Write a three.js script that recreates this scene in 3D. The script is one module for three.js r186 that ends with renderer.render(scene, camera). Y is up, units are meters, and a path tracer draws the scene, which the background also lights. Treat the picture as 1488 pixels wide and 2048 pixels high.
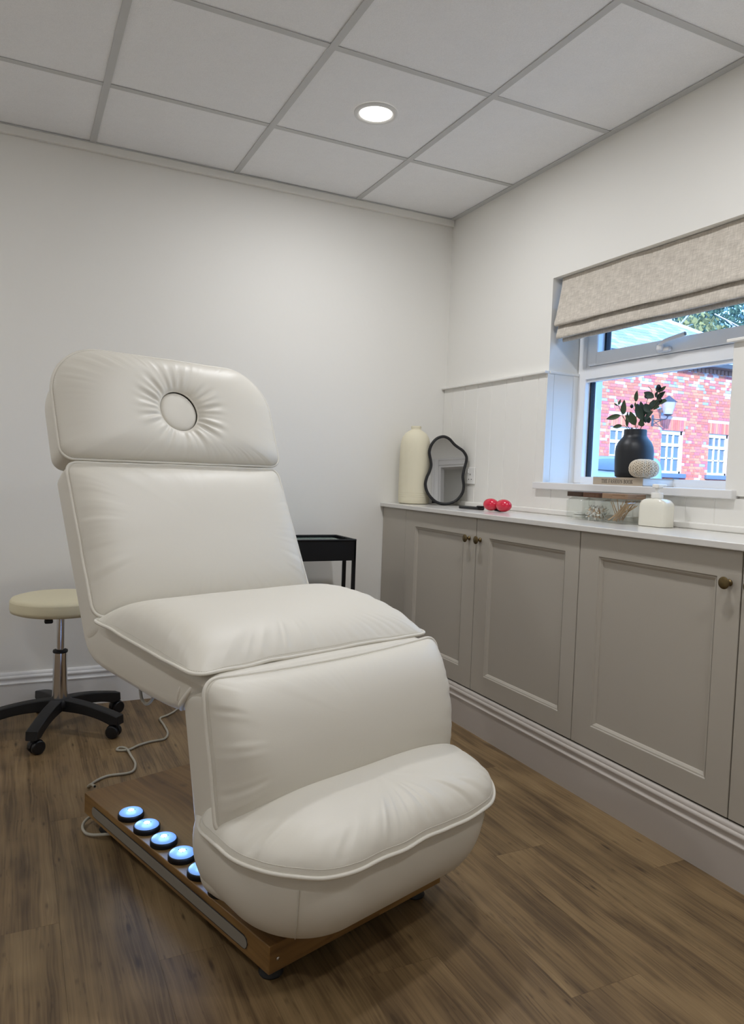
import * as THREE from 'three';
import { RoundedBoxGeometry } from 'three/addons/geometries/RoundedBoxGeometry.js';
import { mergeGeometries, mergeVertices, toCreasedNormals } from 'three/addons/utils/BufferGeometryUtils.js';
import { RectAreaLightUniformsLib } from 'three/addons/lights/RectAreaLightUniformsLib.js';

// ---------------------------------------------------------------- camera, sky, sun, exposure
const scene = new THREE.Scene();
const renderer = new THREE.WebGLRenderer({ antialias: true });
renderer.toneMapping = THREE.LinearToneMapping;
renderer.toneMappingExposure = 1.0;
renderer.shadowMap.enabled = true;
RectAreaLightUniformsLib.init();

const camera = new THREE.PerspectiveCamera(69.86, 1488 / 2048, 0.05, 200);
camera.position.set(-2.0281, 1.0323, 3.3163);
camera.rotation.order = 'YXZ';
camera.rotation.set(-0.0531, -0.4544, 0.0351);
scene.add(camera);

const LAMP = 250;              // radiance of the ceiling downlights
const LAMP_COLOR = 0xfbfcff;
const SKY = [1.15, 2.6, 5.2];  // radiance of the pale sky overhead
const SUN = 9;
{
  const w = 64, h = 32, d = new Float32Array(w * h * 4);
  for (let j = 0; j < h; j++) for (let i = 0; i < w; i++) {
    const el = (j + 0.5) / h * 2 - 1, k = 1 - Math.min(1, Math.max(0, el)) * 0.25;
    const o = (j * w + i) * 4;
    d[o] = SKY[0] * k; d[o + 1] = SKY[1] * k; d[o + 2] = SKY[2] * k; d[o + 3] = 1;
  }
  const t = new THREE.DataTexture(d, w, h, THREE.RGBAFormat, THREE.FloatType);
  t.mapping = THREE.EquirectangularReflectionMapping; t.magFilter = THREE.LinearFilter; t.minFilter = THREE.LinearFilter; t.needsUpdate = true;
  scene.background = t;
}
const sun = new THREE.DirectionalLight(0xe4f2ff, SUN);
sun.position.set(-8, 17, 16); sun.target.position.set(13, 1.5, -9); sun.shadow.radius = 2;
sun.shadow.camera.left = -20; sun.shadow.camera.right = 20; sun.shadow.camera.top = 20; sun.shadow.camera.bottom = -20; sun.shadow.camera.far = 90; sun.shadow.mapSize.set(2048, 2048);
scene.add(sun, sun.target);

// ---------------------------------------------------------------- helpers
let seed = 7;
const rnd = () => { seed = (seed * 1664525 + 1013904223) >>> 0; return seed / 4294967296; };
const rr = (a, b) => a + (b - a) * rnd();
const sstep = (a, b, x) => { const t = Math.min(1, Math.max(0, (x - a) / (b - a))); return t * t * (3 - 2 * t); };
const lerp = (a, b, t) => a + (b - a) * t;
const V = (x, y, z) => new THREE.Vector3(x, y, z);
const taken = {};
function numbered(n) { const k = taken[n] = (taken[n] ?? -1) + 1; return k ? n + '_' + String(k).padStart(3, '0') : n; }
function tag(o, label, category, group) { o.userData.label = label; o.userData.category = category; if (group) o.userData.group = group; return o; }
function mesh(name, geo, mat, parent) { const m = new THREE.Mesh(geo, mat); m.name = parent ? name : numbered(name); (parent ?? scene).add(m); return m; }
function group(name, x = 0, y = 0, z = 0, turn = 0) { const g = new THREE.Group(); g.name = numbered(name); g.position.set(x, y, z); g.rotation.y = turn; scene.add(g); return g; }
function struct(o) { o.userData.kind = 'structure'; return o; }
function bx(w, h, d, x = 0, y = 0, z = 0) { const g = new THREE.BoxGeometry(w, h, d); g.translate(x, y, z); return g; }
function rbx(w, h, d, r, x = 0, y = 0, z = 0, s = 2) { const g = new RoundedBoxGeometry(w, h, d, s, r); g.translate(x, y, z); return g; }
// box given by its limits
function lim(x0, x1, y0, y1, z0, z1, r = 0) { return r ? rbx(x1 - x0, y1 - y0, z1 - z0, r, (x0 + x1) / 2, (y0 + y1) / 2, (z0 + z1) / 2) : bx(x1 - x0, y1 - y0, z1 - z0, (x0 + x1) / 2, (y0 + y1) / 2, (z0 + z1) / 2); }
function tube(pts, r, seg = 64, rad = 8, closed = false) { return new THREE.TubeGeometry(new THREE.CatmullRomCurve3(pts.map((p) => (p.isVector3 ? p : V(...p))), closed, 'centripetal'), seg, r, rad, closed); }
function lathe(p, seg = 48) { return new THREE.LatheGeometry(p.map(([a, b]) => new THREE.Vector2(a, b)), seg); }
function merge(list) { return mergeGeometries(list.map((g) => { const q = g.index ? g.toNonIndexed() : g; for (const k of Object.keys(q.attributes)) if (!['position', 'normal', 'uv'].includes(k)) q.deleteAttribute(k); return q; })); }
// uv in metres from the side each face looks to; swap turns the grain
function metres(geo, sc = 1, along = 'z') {
  const g = geo.index ? geo.toNonIndexed() : geo, p = g.attributes.position, n = g.attributes.normal, uv = new Float32Array(p.count * 2);
  for (let i = 0; i < p.count; i++) {
    const x = p.getX(i), y = p.getY(i), z = p.getZ(i), a = Math.abs(n.getX(i)), b = Math.abs(n.getY(i)), c = Math.abs(n.getZ(i));
    let u, v;
    if (along === 'z') { if (b >= a && b >= c) { u = x; v = z; } else if (a >= c) { u = y; v = z; } else { u = y; v = x; } }
    else if (along === 'x') { if (b >= a && b >= c) { u = z; v = x; } else if (a >= c) { u = y; v = z; } else { u = y; v = x; } }
    else { if (b >= a && b >= c) { u = x; v = z; } else if (a >= c) { u = z; v = y; } else { u = x; v = y; } }
    uv[i * 2] = u * sc; uv[i * 2 + 1] = v * sc;
  }
  g.setAttribute('uv', new THREE.BufferAttribute(uv, 2)); return g;
}
// smooth value noise
function hash2(x, y, s) { let h = (x * 374761393 + y * 668265263 + s * 974634777) | 0; h = Math.imul(h ^ (h >>> 13), 1274126177); return ((h ^ (h >>> 16)) >>> 0) / 4294967296; }
function noise2(x, y, s = 0, px = 1e9, py = 1e9) {
  const xi = Math.floor(x), yi = Math.floor(y), fx = x - xi, fy = y - yi, u = fx * fx * (3 - 2 * fx), v = fy * fy * (3 - 2 * fy);
  const w = (a, p) => ((a % p) + p) % p, a = w(xi, px), b = w(xi + 1, px), c = w(yi, py), e = w(yi + 1, py);
  return lerp(lerp(hash2(a, c, s), hash2(b, c, s), u), lerp(hash2(a, e, s), hash2(b, e, s), u), v);
}
function fbm(x, y, s, o = 4, px = 1e9, py = 1e9) { let a = 0, k = 0.5, t = 0; for (let i = 0; i < o; i++) { a += k * noise2(x, y, s + i * 17, px, py); t += k; x *= 2; y *= 2; px *= 2; py *= 2; k *= 0.5; } return a / t; }
function tex(w, h, f, srgb = true) {
  const d = new Uint8Array(w * h * 4);
  for (let j = 0; j < h; j++) for (let i = 0; i < w; i++) { const c = f(i, j), o = (j * w + i) * 4; d[o] = c[0]; d[o + 1] = c[1]; d[o + 2] = c[2]; d[o + 3] = 255; }
  const t = new THREE.DataTexture(d, w, h); t.wrapS = t.wrapT = THREE.RepeatWrapping; t.magFilter = THREE.LinearFilter; t.minFilter = THREE.LinearMipmapLinearFilter; t.generateMipmaps = true;
  if (srgb) t.colorSpace = THREE.SRGBColorSpace; t.needsUpdate = true; return t;
}
const S = (o) => new THREE.MeshStandardMaterial(o), P = (o) => new THREE.MeshPhysicalMaterial(o);

// wood: grain along v, knots as bent rings
function woodTex(s, base, dark, light, w, h, knots, fine = 1) {
  const ks = []; for (let i = 0; i < knots; i++) ks.push([hash2(i, 1, s) * w, hash2(i, 2, s) * h, 7 + hash2(i, 3, s) * 12]);
  return tex(w, h, (i, j) => {
    let bend = 0, kd = 0;
    for (const [kx, ky, kr] of ks) { const dx = i - kx, dy = (j - ky) * 0.42, d = Math.hypot(dx, dy); bend += Math.sign(dx || 1) * kr * Math.exp(-(d * d) / (kr * kr * 5)); kd = Math.max(kd, Math.exp(-(d * d) / (kr * kr * 0.16))); }
    const x = i - bend * 0.9 + (fbm(i / 60, j / 130, s + 77, 2) - 0.5) * 16, n1 = fbm(x / 34, j / 420, s, 3), n2 = fbm(x / 5, j / 150, s + 5, 3), n3 = noise2(x / 1.5, j / 60, s + 9), b = fbm(i / 90, j / 110, s + 3, 3), cr = fbm(x / 9, j / 30, s + 21, 2);
    let t = (n1 - 0.5) * 0.9 + (n2 - 0.5) * 0.9 * fine + (n3 - 0.5) * 0.25 * fine + (b - 0.5) * 0.8;
    if (cr > 0.74) t -= (cr - 0.74) * 1.5 * (0.5 + b);
    t -= kd * 0.75;
    const a = t < 0 ? dark : light, k = Math.min(1, Math.abs(t) * 1.5);
    return [0, 1, 2].map((c) => Math.max(0, Math.min(255, lerp(base[c], a[c], k))));
  });
}
const floorTex = [11, 23, 37, 53, 71].map((s, i) => woodTex(s, [[123, 100, 68], [120, 98, 67], [125, 102, 70], [120, 97, 66], [122, 99, 68]][i], [72, 55, 35], [149, 125, 89], 256, 1024, 3, 0.75));
const oakTex = woodTex(91, [126, 93, 50], [84, 58, 28], [152, 118, 70], 256, 512, 1, 0.8);
oakTex.repeat.set(1.9, 1.05); oakTex.offset.set(0.5, 0.95);
const lidTex = woodTex(33, [150, 122, 98], [96, 72, 54], [178, 150, 124], 128, 128, 0, 1.2);
const grainTex = tex(256, 256, (i, j) => { const v = 128 + (fbm(i / 3, j / 3, 5, 3, 86, 86) - 0.5) * 200; return [v, v, v]; }, false);
const wallBump = tex(256, 256, (i, j) => { const v = 128 + (fbm(i / 4, j / 4, 8, 3, 64, 64) - 0.5) * 160; return [v, v, v]; }, false);
const tileBump = tex(256, 256, (i, j) => { const v = 128 + (noise2(i / 1.6, j / 1.6, 3, 160, 160) - 0.5) * 220; return [v, v, v]; }, false);
const tileSpeck = tex(256, 256, (i, j) => { const n = noise2(i / 1.5, j / 1.5, 31, 171, 171), b = fbm(i / 32, j / 32, 4, 3, 8, 8), v = 247 + (n - 0.5) * 10 + (b - 0.5) * 3; return [v, v, v + 1]; });
const linenTex = tex(512, 512, (i, j) => {
  const wx = noise2(i / 1.7, j / 40, 2, 301, 13), wy = noise2(i / 40, j / 1.7, 3, 13, 301), sl = noise2(i / 3, j / 70, 12, 171, 8) > 0.86 ? -1 : 0, b = fbm(i / 40, j / 40, 6, 3, 13, 13), sp = noise2(i / 2, j / 2, 41, 256, 256) > 0.93 ? -1 : 0;
  const t = (wx - 0.5) * 30 + (wy - 0.5) * 30 + sl * 9 + sp * 16 + (b - 0.5) * 18;
  return [204 + t, 196 + t, 184 + t].map((c) => Math.max(0, Math.min(255, c)));
});
const linenBump = tex(256, 256, (i, j) => { const v = 128 + (noise2(i / 1.5, j / 14, 2, 171, 19) - 0.5) * 130 + (noise2(i / 14, j / 1.5, 3, 19, 171) - 0.5) * 130; return [v, v, v]; }, false);

const M = {
  wall: S({ color: 0xedebe5, roughness: 0.85, bumpMap: wallBump, bumpScale: 0.0004 }),
  dado: S({ color: 0xeceae4, roughness: 0.55 }),
  trimWhite: S({ color: 0xe4e3e2, roughness: 0.4 }),
  tile: S({ color: 0xffffff, map: tileSpeck, roughness: 0.9, bumpMap: tileBump, bumpScale: 0.0006 }),
  tee: S({ color: 0xc9c9c8, roughness: 0.5 }),
  soffit: S({ color: 0x8a8884, roughness: 0.95 }),
  cabinet: S({ color: 0xb3aca0, roughness: 0.5 }),
  carcass: S({ color: 0x6d675e, roughness: 0.8 }),
  plinth: S({ color: 0xbab2aa, roughness: 0.42 }),
  worktop: P({ color: 0xdcd9d3, roughness: 0.22, clearcoat: 0.2, clearcoatRoughness: 0.1 }),
  knob: S({ color: 0x6a5a3c, metalness: 0.85, roughness: 0.38 }),
  vinyl: S({ color: 0xd9d4c8, roughness: 0.46, bumpMap: grainTex, bumpScale: 0.00006 }),
  piping: S({ color: 0xdad5c9, roughness: 0.5 }),
  thread: S({ color: 0xd2cdc0, roughness: 0.7 }),
  oak: S({ color: 0xffffff, map: oakTex, roughness: 0.45 }),
  steel: S({ color: 0x55565a, metalness: 0.7, roughness: 0.45 }),
  diffuser: S({ color: 0x807a70, roughness: 0.5 }),
  black: S({ color: 0x0d0d10, roughness: 0.55 }),
  blackMetal: S({ color: 0x0a0b10, roughness: 0.4, metalness: 0.2 }),
  blackGloss: S({ color: 0x131418, roughness: 0.28 }),
  chrome: S({ color: 0xd6d6d8, metalness: 1, roughness: 0.14 }),
  stoolVinyl: S({ color: 0xd8cfb0, roughness: 0.5, bumpMap: grainTex, bumpScale: 0.00006 }),
  cable: S({ color: 0xa9a496, roughness: 0.6 }),
  upvc: P({ color: 0xf3f3f3, roughness: 0.3, clearcoat: 0.3, clearcoatRoughness: 0.25 }),
  gasket: S({ color: 0x171a22, roughness: 0.7 }),
  glass: P({ color: 0xffffff, roughness: 0, transmission: 1, thickness: 0, ior: 1.45 }),
  jarGlass: P({ color: 0xfafbfa, roughness: 0, transmission: 1, thickness: 0, ior: 1.48 }),
  linen: S({ color: 0xffffff, map: linenTex, roughness: 0.95, bumpMap: linenBump, bumpScale: 0.0004, side: THREE.DoubleSide }),
  cream: S({ color: 0xe2dbc2, roughness: 0.8 }),
  mirror: S({ color: 0xd9dbdc, metalness: 1, roughness: 0.015 }),
  socket: S({ color: 0xe9e8e4, roughness: 0.35 }),
  red: P({ color: 0xd6123a, roughness: 0.2, clearcoat: 0.6, clearcoatRoughness: 0.2 }),
  lid: S({ color: 0xffffff, map: lidTex, roughness: 0.6 }),
  soap: P({ color: 0xe9e6d8, roughness: 0.2, clearcoat: 0.6, clearcoatRoughness: 0.08 }),
  pump: S({ color: 0xeeece6, roughness: 0.35 }),
  cotton: S({ color: 0xf1efe9, roughness: 0.95 }),
  wick: S({ color: 0xd7b48a, roughness: 0.8 }),
  vaseBlack: S({ color: 0x191c22, roughness: 0.42 }),
  bookCover: S({ color: 0xb3a592, roughness: 0.6 }),
  paper: S({ color: 0xe6e6e4, roughness: 0.9 }),
  rope: S({ color: 0xd8ccb8, roughness: 0.95 }),
  leaf: P({ color: 0x3d5236, roughness: 0.5, side: THREE.DoubleSide, transmission: 0.15, thickness: 0 }),
  leafDark: P({ color: 0x2c4138, roughness: 0.5, side: THREE.DoubleSide, transmission: 0.1, thickness: 0 }),
  stem: S({ color: 0x4e4636, roughness: 0.8 }),
  berry: S({ color: 0x14161a, roughness: 0.35 }),
  lampGlow: S({ color: 0xffffff, emissive: 0xfff8ee, emissiveIntensity: 3.2, roughness: 0.6 }),
  lampRing: S({ color: 0xe8e8e6, roughness: 0.4 }),
  puckGlow: S({ color: 0x6d86ad, emissive: 0x7fb4ff, emissiveIntensity: 0.62, roughness: 0.3 }),
  puckLed: S({ color: 0xffffff, emissive: 0xd8ebff, emissiveIntensity: 1.6, roughness: 0.4 }),
};

// ---------------------------------------------------------------- room shell
const H = 2.347, LX = -3.75, FZ = 4.45;
// floor: plank boards laid along z, each a board of its own
{
  const f = mesh('floor', lim(LX - 0.1, 0.3, -0.12, -0.006, -0.1, FZ + 1.5), S({ color: 0x2a2018, roughness: 0.9 })); struct(f);
  const pw = 0.182, pl = 1.24;
  const mats = floorTex.map((t) => S({ color: 0xffffff, map: t, roughness: 0.5, bumpMap: t, bumpScale: 0.0002 }));
  const cache = {};
  for (let c = 0, x = LX; x < -0.3; c++, x += pw) {
    let z = -((c * 0.413) % 1) * pl;
    for (; z < FZ + 1.2; z += pl) {
      const a = Math.max(z, 0), b = Math.min(z + pl, FZ + 1.3); if (b - a < 0.03) continue;
      const key = Math.round((b - a) * 1000) + '_' + (c + Math.round(z * 10)) % 2;
      if (!cache[key]) {
        const g = new THREE.BoxGeometry(pw - 0.0004, 0.006, b - a - 0.0004); const uv = g.attributes.uv, p = g.attributes.position, fl = key.endsWith('1');
        for (let i = 0; i < p.count; i++) uv.setXY(i, (p.getX(i) / pw + 0.5) * (fl ? -1 : 1), p.getZ(i) / pl + 0.5);
        cache[key] = g;
      }
      const m = mesh('plank', cache[key], mats[Math.floor(hash2(c, Math.round(z * 10), 4) * 5)], f);
      m.position.set(x + pw / 2, -0.003, (a + b) / 2);
    }
  }
}
// walls
struct(mesh('wall_back', metres(lim(LX - 0.2, 0.3, -0.1, 2.6, -0.2, 0)), M.wall));
struct(mesh('wall_left', metres(lim(LX - 0.2, LX, -0.1, 2.6, 0, FZ)), M.wall));
const DX0 = -1.48, DX1 = -0.66, DH = 2.02;   // doorway in the wall behind the camera
{
  const w = new THREE.Group(); w.name = 'wall_front'; scene.add(w); struct(w);
  mesh('wall_panel', metres(lim(LX - 0.2, DX0, -0.1, 2.6, FZ, FZ + 0.12)), M.wall, w);
  mesh('wall_panel', metres(lim(DX1, 0.3, -0.1, 2.6, FZ, FZ + 0.12)), M.wall, w);
  mesh('wall_panel', metres(lim(DX0, DX1, DH, 2.6, FZ, FZ + 0.12)), M.wall, w);
  const d = new THREE.Group(); d.name = 'door_1'; scene.add(d); struct(d);
  mesh('jamb', lim(DX0, DX0 + 0.03, 0, DH, FZ - 0.005, FZ + 0.125), M.trimWhite, d);
  mesh('jamb', lim(DX1 - 0.03, DX1, 0, DH, FZ - 0.005, FZ + 0.125), M.trimWhite, d);
  mesh('head', lim(DX0 + 0.03, DX1 - 0.03, DH - 0.03, DH, FZ - 0.005, FZ + 0.125), M.trimWhite, d);
  for (const [x0, x1, y0, y1] of [[DX0 - 0.065, DX0 + 0.008, 0, DH + 0.065], [DX1 - 0.008, DX1 + 0.065, 0, DH + 0.065], [DX0 + 0.009, DX1 - 0.009, DH - 0.008, DH + 0.065]]) {
    mesh('architrave', lim(x0, x1, y0, y1, FZ - 0.02, FZ, 0.004), M.trimWhite, d);
    mesh('architrave_bead', (x1 - x0 > 0.2) ? lim(x0, x1, y1 - 0.022, y1, FZ - 0.03, FZ - 0.015, 0.006) : lim(x0 < -1 ? x0 : x1 - 0.022, x0 < -1 ? x0 + 0.022 : x1, y0, y1, FZ - 0.03, FZ - 0.015, 0.006), M.trimWhite, d);
  }
  const c = new THREE.Group(); c.name = 'wall_corridor'; scene.add(c); struct(c);
  mesh('wall_panel', lim(-2.3, 0.3, -0.1, 2.6, FZ + 1.35, FZ + 1.45), M.wall, c);
  mesh('wall_panel', lim(-2.4, -2.3, -0.1, 2.6, FZ + 0.12, FZ + 1.45), M.wall, c);
  mesh('wall_panel', lim(0.2, 0.3, -0.1, 2.6, FZ + 0.12, FZ + 1.45), M.wall, c);
}
// window wall, window opening z 0.822..1.712, y 1.02..1.876
const WZ0 = 0.822, WZ1 = 1.765, WD1 = 1.72, WY0 = 1.015, WY1 = 1.876, WX = 0.155;
{
  const w = new THREE.Group(); w.name = 'wall_right'; scene.add(w); struct(w);
  mesh('wall_panel', metres(lim(0, 0.3, -0.1, 2.6, 0, WZ0)), M.wall, w);
  mesh('wall_panel', metres(lim(0, 0.3, -0.1, 2.6, WZ1, FZ)), M.wall, w);
  mesh('wall_panel', metres(lim(0, 0.3, -0.1, WY0 - 0.02, WZ0, WZ1)), M.wall, w);
  mesh('wall_panel', metres(lim(0, 0.3, WY1, 2.6, WZ0, WZ1)), M.wall, w);
  // tongue-and-groove panelling up to 1.487
  const bw = 0.1145, g0 = {};
  const board = (z0, z1, y0, y1) => {
    const k = [z1 - z0, y1 - y0].map((v) => Math.round(v * 1000)).join();
    g0[k] ??= (() => { const s = new THREE.Shape(), a = (z1 - z0) / 2, c = 0.003; s.moveTo(-a, 0); s.lineTo(a, 0); s.lineTo(a, 0.009); s.lineTo(a - c, 0.012); s.lineTo(-a + c, 0.012); s.lineTo(-a, 0.009); s.closePath(); const e = new THREE.ExtrudeGeometry(s, { depth: y1 - y0, bevelEnabled: false }); e.rotateX(-Math.PI / 2); e.rotateY(Math.PI / 2); return e; })();
    const m = mesh('board', g0[k], M.dado, w); m.position.set(0, y0, (z0 + z1) / 2); return m;
  };
  for (let z = -0.03; z < FZ; z += bw) {
    const a = Math.max(0, z), b = Math.min(FZ, z + bw); if (b - a < 0.01) continue;
    if (b <= WZ0 - 0.0 || a >= WD1) { board(a, b, 0.886, 1.478); continue; }
    if (a < WZ0) board(a, WZ0, 1.0, 1.478);
    if (b > WD1) board(WD1, b, 1.0, 1.478);
    board(a, b, 0.886, 0.992);
  }
  // panelling turned into the reveal
  mesh('reveal_board', lim(-0.012, 0.022, WY0, 1.478, WZ0, WZ0 + 0.009), M.dado, w);
  mesh('reveal_board', lim(0.0235, 0.126, WY0, 1.478, WZ0, WZ0 + 0.009), M.dado, w);
  mesh('reveal_board', lim(0.1275, WX, WY0, 1.478, WZ0, WZ0 + 0.009), M.dado, w);
  mesh('reveal_board', lim(-0.0005, 0.07, WY0, 1.478, WD1, WZ1), M.dado, w);
  mesh('reveal_board', lim(0.0715, WX, WY0, 1.478, WD1, WZ1), M.dado, w);
}
struct(mesh('trim_1', lim(-0.03, 0, 1.478, 1.489, 0, WZ0 + 0.012, 0.003), M.dado));
struct(mesh('trim_2', merge([lim(-0.03, 0, 1.478, 1.489, WD1 - 0.012, FZ, 0.003), lim(0, WX, 1.478, 1.489, WD1 - 0.006, WZ1)]), M.dado));
struct(mesh('trim_3', lim(-0.004, WX, 1.478, 1.489, WZ0, WZ0 + 0.016, 0.003), M.dado));
struct(mesh('trim_4', lim(-0.032, -0.012, 0.886, 0.908, 0, FZ, 0.005), M.dado));
{
  const s = mesh('trim_5', merge([lim(-0.034, 0.02, 0.99, WY0 + 0.004, WZ0 - 0.035, 1.762, 0.004), lim(0.0, WX + 0.02, 0.992, WY0 + 0.004, WZ0 + 0.001, WZ1 - 0.001)]), M.trimWhite); struct(s); s.userData.label = 'white window board';
}
// skirtings, one moulded profile
function skirting(len, h, t) {
  const s = new THREE.Shape(); s.moveTo(0, 0); s.lineTo(t, 0); s.lineTo(t, h * 0.7); s.lineTo(t + 0.003, h * 0.715); s.lineTo(t + 0.003, h * 0.735); s.lineTo(t - 0.003, h * 0.75);
  s.bezierCurveTo(t - 0.008, h * 0.8, t - 0.002, h * 0.83, t - 0.001, h * 0.865); s.bezierCurveTo(t - 0.001, h * 0.9, t - 0.006, h * 0.915, t - 0.008, h * 0.92); s.lineTo(t - 0.008, h * 0.935); s.bezierCurveTo(t - 0.009, h * 0.98, t - 0.014, h, t - 0.018, h); s.lineTo(0, h); s.closePath();
  return new THREE.ExtrudeGeometry(s, { depth: len, bevelEnabled: false, curveSegments: 10 });
}
{
  const b = mesh('baseboard_back', skirting(-LX - 0.34, 0.162, 0.02), M.trimWhite); b.rotation.y = -Math.PI / 2; b.position.set(-0.34, 0, 0); struct(b);
  b.rotation.y = -Math.PI / 2;
  const l = mesh('baseboard_left', skirting(FZ, 0.162, 0.02), M.trimWhite); l.position.set(LX, 0, 0); struct(l);
  const r = mesh('baseboard_right', skirting(FZ, 0.158, 0.024), M.plinth); r.rotation.y = Math.PI; r.position.set(-0.339, 0, FZ); struct(r);
}
// suspended ceiling
{
  const c = new THREE.Group(); c.name = 'ceiling'; scene.add(c); struct(c);
  mesh('soffit', lim(LX - 0.2, 0.3, H + 0.15, H + 0.3, -0.2, FZ + 1.5), M.soffit, c);
  mesh('soffit', lim(-2.3, 0.2, 2.3, 2.34, FZ + 0.12, FZ + 1.35), M.wall, c);
  const xs = [0], zs = [0]; for (let x = -0.552; x > LX; x -= 0.6) xs.push(x); xs.push(LX); for (let z = 0.531; z < FZ; z += 0.6) zs.push(z); zs.push(FZ);
  const gc = {};
  for (let i = 0; i + 1 < xs.length; i++) for (let j = 0; j + 1 < zs.length; j++) {
    const w = xs[i] - xs[i + 1], d = zs[j + 1] - zs[j], k = Math.round(w * 1000) + '_' + Math.round(d * 1000);
    gc[k] ??= metres(new THREE.BoxGeometry(w - 0.006, 0.016, d - 0.006), 4);
    const m = mesh('ceiling_tile', gc[k], M.tile, c); m.position.set((xs[i] + xs[i + 1]) / 2, H + 0.0105, (zs[j] + zs[j + 1]) / 2);
    m.rotation.set(rr(-1, 1) * 0.0015, 0, rr(-1, 1) * 0.0015);
  }
  for (let i = 1; i + 1 < xs.length; i++) mesh('grid_tee', lim(xs[i] - 0.012, xs[i] + 0.012, H - 0.0012, H + 0.0012, 0.02, FZ), M.tee, c);
  for (let j = 1; j + 1 < zs.length; j++) for (let i = 0; i + 1 < xs.length; i++) mesh('grid_tee', lim(xs[i + 1] + 0.0125, xs[i] - (i ? 0.0125 : 0.01), H - 0.0005, H + 0.0018, zs[j] - 0.012, zs[j] + 0.012), M.tee, c);
  mesh('wall_angle', lim(-0.026, 0, H - 0.002, H + 0.001, 0, FZ), M.tee, c); mesh('wall_angle', lim(-0.002, 0, H, H + 0.03, 0, FZ), M.tee, c);
  mesh('wall_angle', lim(LX, LX + 0.026, H - 0.002, H + 0.001, 0, FZ), M.tee, c);
  mesh('wall_angle', lim(LX, 0, H - 0.002, H + 0.001, FZ - 0.026, FZ), M.tee, c);
  mesh('wall_batten', lim(LX, -0.002, H - 0.034, H - 0.002, 0, 0.02, 0.002), M.wall, c);
  mesh('wall_angle', lim(LX, -0.002, H - 0.0025, H + 0.0005, 0, 0.025), M.tee, c);
}
// recessed downlights
[['round white recessed downlight shining in the ceiling', -0.852, 0.824], ['recessed downlight in the ceiling above the front cabinet doors', -0.852, 2.031], ['recessed downlight in the ceiling above the left side of the room', -3.252, 0.824], ['recessed downlight in the ceiling near the doorway', -0.852, 3.231], ['recessed downlight in the ceiling behind the camera on the left', -2.652, 3.231], ['recessed downlight in the corridor beyond the doorway', -1.2, 5.2]].forEach(([label, x, z], i) => {
  const g = group('downlight', x, (i === 5 ? 2.3 : H) - 0.003, z); tag(g, label, 'ceiling light', 'recessed downlights');
  mesh('bezel', lathe([[0.058, 0.006], [0.06, 0], [0.066, -0.005], [0.074, -0.0055], [0.08, -0.002], [0.0805, 0.003]], 64), M.lampRing, g);
  const d = mesh('diffuser', new THREE.CylinderGeometry(0.06, 0.06, 0.004, 64), M.lampGlow, g); d.position.y = 0.002;
  const a = new THREE.RectAreaLight(LAMP_COLOR, i === 5 ? LAMP * 0.3 : LAMP, 0.106, 0.106); a.position.set(0, -0.008, 0); a.rotation.x = -Math.PI / 2; g.add(a);
});

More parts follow.
